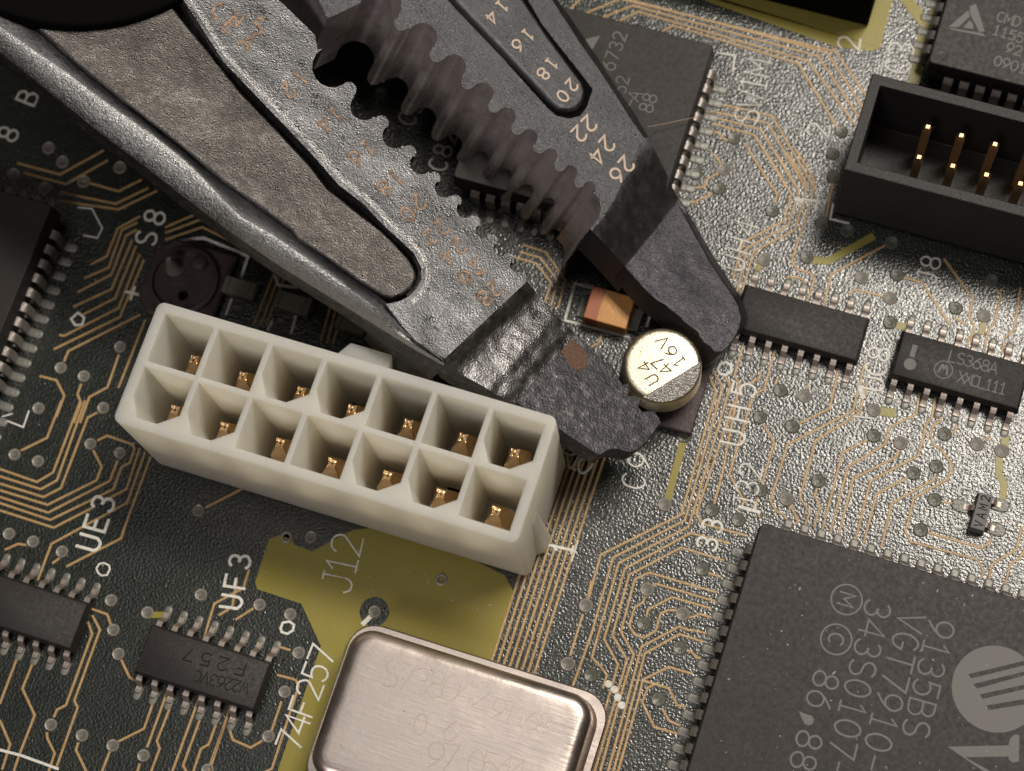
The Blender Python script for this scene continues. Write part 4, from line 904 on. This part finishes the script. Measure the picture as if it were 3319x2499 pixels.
for i in range(n - 1):
    for q in range(4): q2 = (q + 1) % 4; mb.f.append([q * n + i, q * n + i + 1, q2 * n + i + 1, q2 * n + i]); mb.m.append(0 if q == 0 else 1)
mb.build('jaw_edge', ['steelsmooth', 'steeldark'], pliers)
# dark hollow between the toothed face and the tip
la = S('S', '1912,742 1932,762 1960,790 2000,834 2026,864 2050,892'); lb = S('S', '2096,443 2124,490 2160,562 2188,625 2206,655 2226,686'); NF, NA = 18, 8; ga, gb = resamp(la, NF), resamp(lb, NF)
mb = MB(); top = []
for i in range(NF):
    u = min(1, (i / (NF - 1)) / 0.82); h_ = -0.02 - 2.13 * (u ** 1.6) * (1.6 - 0.6 * u)
    for q in range(NA): x, y = lerp(ga[i], gb[i], q / (NA - 1)); top.append(PL(x, y, h_ - 0.02 * (i > 14)))
low = [p - nw * 3.0 for p in top]; mb.v = [tuple(p) for p in top + low]; NN = NF * NA
for i in range(NF - 1):
    for q in range(NA - 1): a = i * NA + q; mb.f.append([a, a + 1, a + NA + 1, a + NA]); mb.m.append(0); mb.f.append([NN + a, NN + a + NA, NN + a + NA + 1, NN + a + 1]); mb.m.append(1)
    for q in (0, NA - 1): a = i * NA + q; mb.f.append([a, a + NA, NN + a + NA, NN + a]); mb.m.append(1)
mb.build('tip_hollow', ['steeltip', 'steelside'], pliers, smooth=60)
shp('jaw_cheek', S('S', '1914,744 1941,706 1990,650 2060,500 2085,445 2098,446 2040,560 1960,700 1918,748'), -4.0, -0.03, None, pliers, mats=['steeltip', 'steelside'])
fb = plane_h((2110, 760), -2.1, (2400, 1060), -1.1, (0.62, 0.78))
rtip = S('S', '2024,862 2194,656 2215,690 2245,745 2296,836 2343,909 2376,956 2395,990 2406,1032 2400,1060 2385,1092 2362,1125 2340,1142 2318,1140 2300,1120 2282,1108 2268,1090 2262,1074 2240,1058 2216,1040 2206,1026 2180,1008 2158,988 2130,972 2107,952 2080,925')
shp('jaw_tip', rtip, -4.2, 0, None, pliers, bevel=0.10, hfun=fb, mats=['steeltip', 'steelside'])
h0 = S('S', '2194,656 2215,690 2245,745 2296,836 2343,909 2376,956 2395,990 2406,1032 2400,1060'); h1 = S('S', '2190,627 2227,681 2263,746 2317,836 2364,909 2397,956 2411,985 2424,1032 2416,1064')
mb = MB(); n = len(h0); A_ = [PL(*p, fb(*p) - .01) for p in h0]; B_ = [PL(*p, fb(*p) - 0.9) for p in h1]; C_ = [p - nw * 2.0 for p in B_]; D_ = [p - nw * 3 for p in A_]
mb.v = [tuple(p) for L_ in (A_, B_, C_, D_) for p in L_]
for i in range(n - 1):
    for q in range(4): q2 = (q + 1) % 4; mb.f.append([q * n + i, q * n + i + 1, q2 * n + i + 1, q2 * n + i]); mb.m.append(0 if q == 0 else 1)
mb.f += [[0, n, 2 * n, 3 * n], [n - 1, 2 * n - 1, 3 * n - 1, 4 * n - 1]]; mb.m += [1, 1]
mb.build('tip_edge', ['steeltip', 'steeldark'], pliers)
# raised bar with numerals and a flat black sheet painting the shade of its groove
groove_shade = S('V', '1170,-60 1230,10 1600,400 1930,770 2000,830 2090,850 2170,830 2215,770 2260,640 2200,560 1900,180 1760,-60')
bar = S('V', '1230,-60 1285,10 1640,380 1960,720 2020,770 2090,788 2150,775 2195,730 2208,660 2190,590 2100,470 1930,240 1730,-60')
shp('groove_shade', groove_shade, -0.2, 0.012, 'dark', pliers)
shp('number_bar', bar, -0.2, 0.75, 'steelsmooth', pliers, bevel=0.28)
# pivot washer at the top left
wc = (170 * 1.501, -400 * 1.501); wr_ = 452 * 1.501
shp('pivot_cover', [(wc[0] + wr_ * math.cos(math.radians(a)), wc[1] + wr_ * math.sin(math.radians(a))) for a in range(0, 360, 4)], -0.9, 0.5, 'dark', pliers, bevel=0.3)
# numerals: read across the jaw, tops towards the tip
axu = (0.719, 0.695)
def numeral(s, t, a, b, h_px, wd_px, hh, m, parent=pliers, jit=1.0):
    a = Vector(px(t, [a])[0]); b = Vector(px(t, [b])[0]); d = b - a; n = len(s); u = d.normalized(); v = Vector((u.y, -u.x)); mb = MB(); k = h_px / 6
    q = 0
    for i, ch in enumerate(s):
        o = a + d * (i / max(1, n - 1))
        for pl in G[ch]:
            P_ = [o + u * ((x - 2) * k * 1.05 + random.uniform(-jit, jit)) + v * ((y - 3) * k + random.uniform(-jit, jit)) for x, y in pl]
            closed = len(P_) > 8 and (P_[0] - P_[-1]).length < 3 * jit + 1
            if closed: P_ = P_[:-1]
            n2 = len(P_); vs = []; fs = []
            for ii in range(n2):
                if closed: e1 = (P_[ii] - P_[ii - 1]).normalized(); e2 = (P_[(ii + 1) % n2] - P_[ii]).normalized()
                else: e1 = (P_[ii] - P_[ii - 1]).normalized() if ii else (P_[1] - P_[0]).normalized(); e2 = (P_[ii + 1] - P_[ii]).normalized() if ii < n2 - 1 else e1
                tt = (e1 + e2).normalized(); nn = Vector((-tt.y, tt.x)) * wd_px / 2 / max(.5, tt.dot(e1))
                for sg, hz in ((-1, 0.0), (-.75, 0.05), (.75, 0.05), (1, 0.0)):
                    w_ = P_[ii] + nn * sg; vs.append(PL(w_.x, w_.y, hh + hz + 0.004 * q))
            for ii in range(n2 if closed else n2 - 1):
                jj = (ii + 1) % n2
                for z_ in range(3): fs.append([ii * 4 + z_, jj * 4 + z_, jj * 4 + z_ + 1, ii * 4 + z_ + 1])
            if not closed: fs += [[0, 1, 2, 3], [(n2 - 1) * 4 + z_ for z_ in range(4)]]
            mb.add(vs, fs); q = (q + 1) % 4
    mb.build('numeral', m, parent, smooth=0)
for s_, t, a, b in (('14', 'V', (1610, 45), (1535, 125)), ('16', 'V', (1795, 250), (1722, 325)), ('18', 'V', (1965, 455), (1905, 530)), ('20', 'V', (2110, 610), (2045, 690))): numeral(s_, t, a, b, 40, 7.5, 0.76, 'numwhite', jit=.6)
for s_, t, a, b in (('22', 'J', (305, 1110), (215, 1200)), ('24', 'J', (465, 1290), (375, 1400)), ('26', 'J', (640, 1470), (555, 1570))): numeral(s_, t, a, b, 50, 8.5, 0.01, 'numwhite', jit=.6)
for s_, t, a, b in (('12', 'V', (170, 560), (80, 650)), ('14', 'V', (415, 820), (335, 890)), ('16', 'V', (645, 1060), (555, 1135)), ('18', 'V', (850, 1275), (765, 1350)), ('20', 'V', (1010, 1450), (930, 1535)),
                    ('22', 'W', (1180, 300), (1090, 375)), ('24', 'W', (1305, 435), (1215, 515)), ('26', 'W', (1430, 590), (1350, 665)), ('28', 'W', (1560, 740), (1485, 810))): numeral(s_, t, a, b, 50, 9.5, 0.012, 'numrust', jit=1.3)
for s_, t, a, b in (('CVS', 'S', (705, 38), (838, 84)), ('EA', 'S', (750, 82), (803, 138))): numeral(s_, t, a, b, 52, 11, 0.008, 'numrust', jit=2.5)
# dust specks lying on the upward faces
MT['dust'] = mat('pale_dust', (0.45, 0.42, 0.38), 0.8)
mb = MB(); rd = random.Random(5)
def speck(x, y, z):
    r_ = 0.025 + 0.06 * rd.random() ** 3; a_ = rd.random() * 3.14; e_ = 1 + 3 * rd.random() ** 3
    P_ = [(x + r_ * (e_ * math.cos(a_) * c1 - math.sin(a_) * c2), y + r_ * (e_ * math.sin(a_) * c1 + math.cos(a_) * c2), z + c3 * r_) for c1, c2, c3 in ((1, 0, 0), (0, 1, 0), (-1, 0, 0), (0, -1, 0), (0, 0, .8))]
    mb.add(P_, [[0, 1, 4], [1, 2, 4], [2, 3, 4], [3, 0, 4], [3, 2, 1, 0]])
for _ in range(150): speck(rd.uniform(X0 + .3, X0 + 23), rd.uniform(Y1 - 23, Y1 - .3), ZP + .004)
for _ in range(60): speck(rd.uniform(-40, -21), rd.uniform(17.5, 22), 0.034)
for _ in range(220): speck(rd.uniform(-60, 18), rd.uniform(0, 78), 0.02)
for _ in range(30): speck(rd.uniform(-28.5, -12), rd.uniform(6, 15.5), 4.965)
du = mb.build('dust', 'dust', smooth=0); du['kind'] = 'stuff'; du['label'] = 'pale dust specks scattered over the board and the big chip'; du['category'] = 'dust'
# a stray fibre lying over the chip behind the right jaw
mb = MB(); P_ = [Vector(B(*p, z)) for p, z in zip(px('J', '830,1135 980,1110 1130,1075 1290,1045 1440,1000 1620,1000 1800,980'), (5.0, 4.5, 4.6, 4.2, 2.8, 1.2, 0.4))]
vs = []; fs = []
for i, p in enumerate(P_):
    for q in range(5): a = 2 * math.pi * q / 5; vs.append((p.x + .0, p.y + .035 * math.cos(a), p.z + .035 * math.sin(a)))
for i in range(len(P_) - 1):
    for q in range(5): fs.append([i * 5 + q, i * 5 + (q + 1) % 5, (i + 1) * 5 + (q + 1) % 5, (i + 1) * 5 + q])
mb.add(vs, fs); fo = mb.build('stray_fibre', mat('fibre', (0.35, 0.27, 0.2), 0.6)); fo['label'] = 'thin stray fibre lying from the chip beside the right jaw onto the board'; fo['category'] = 'fibre'
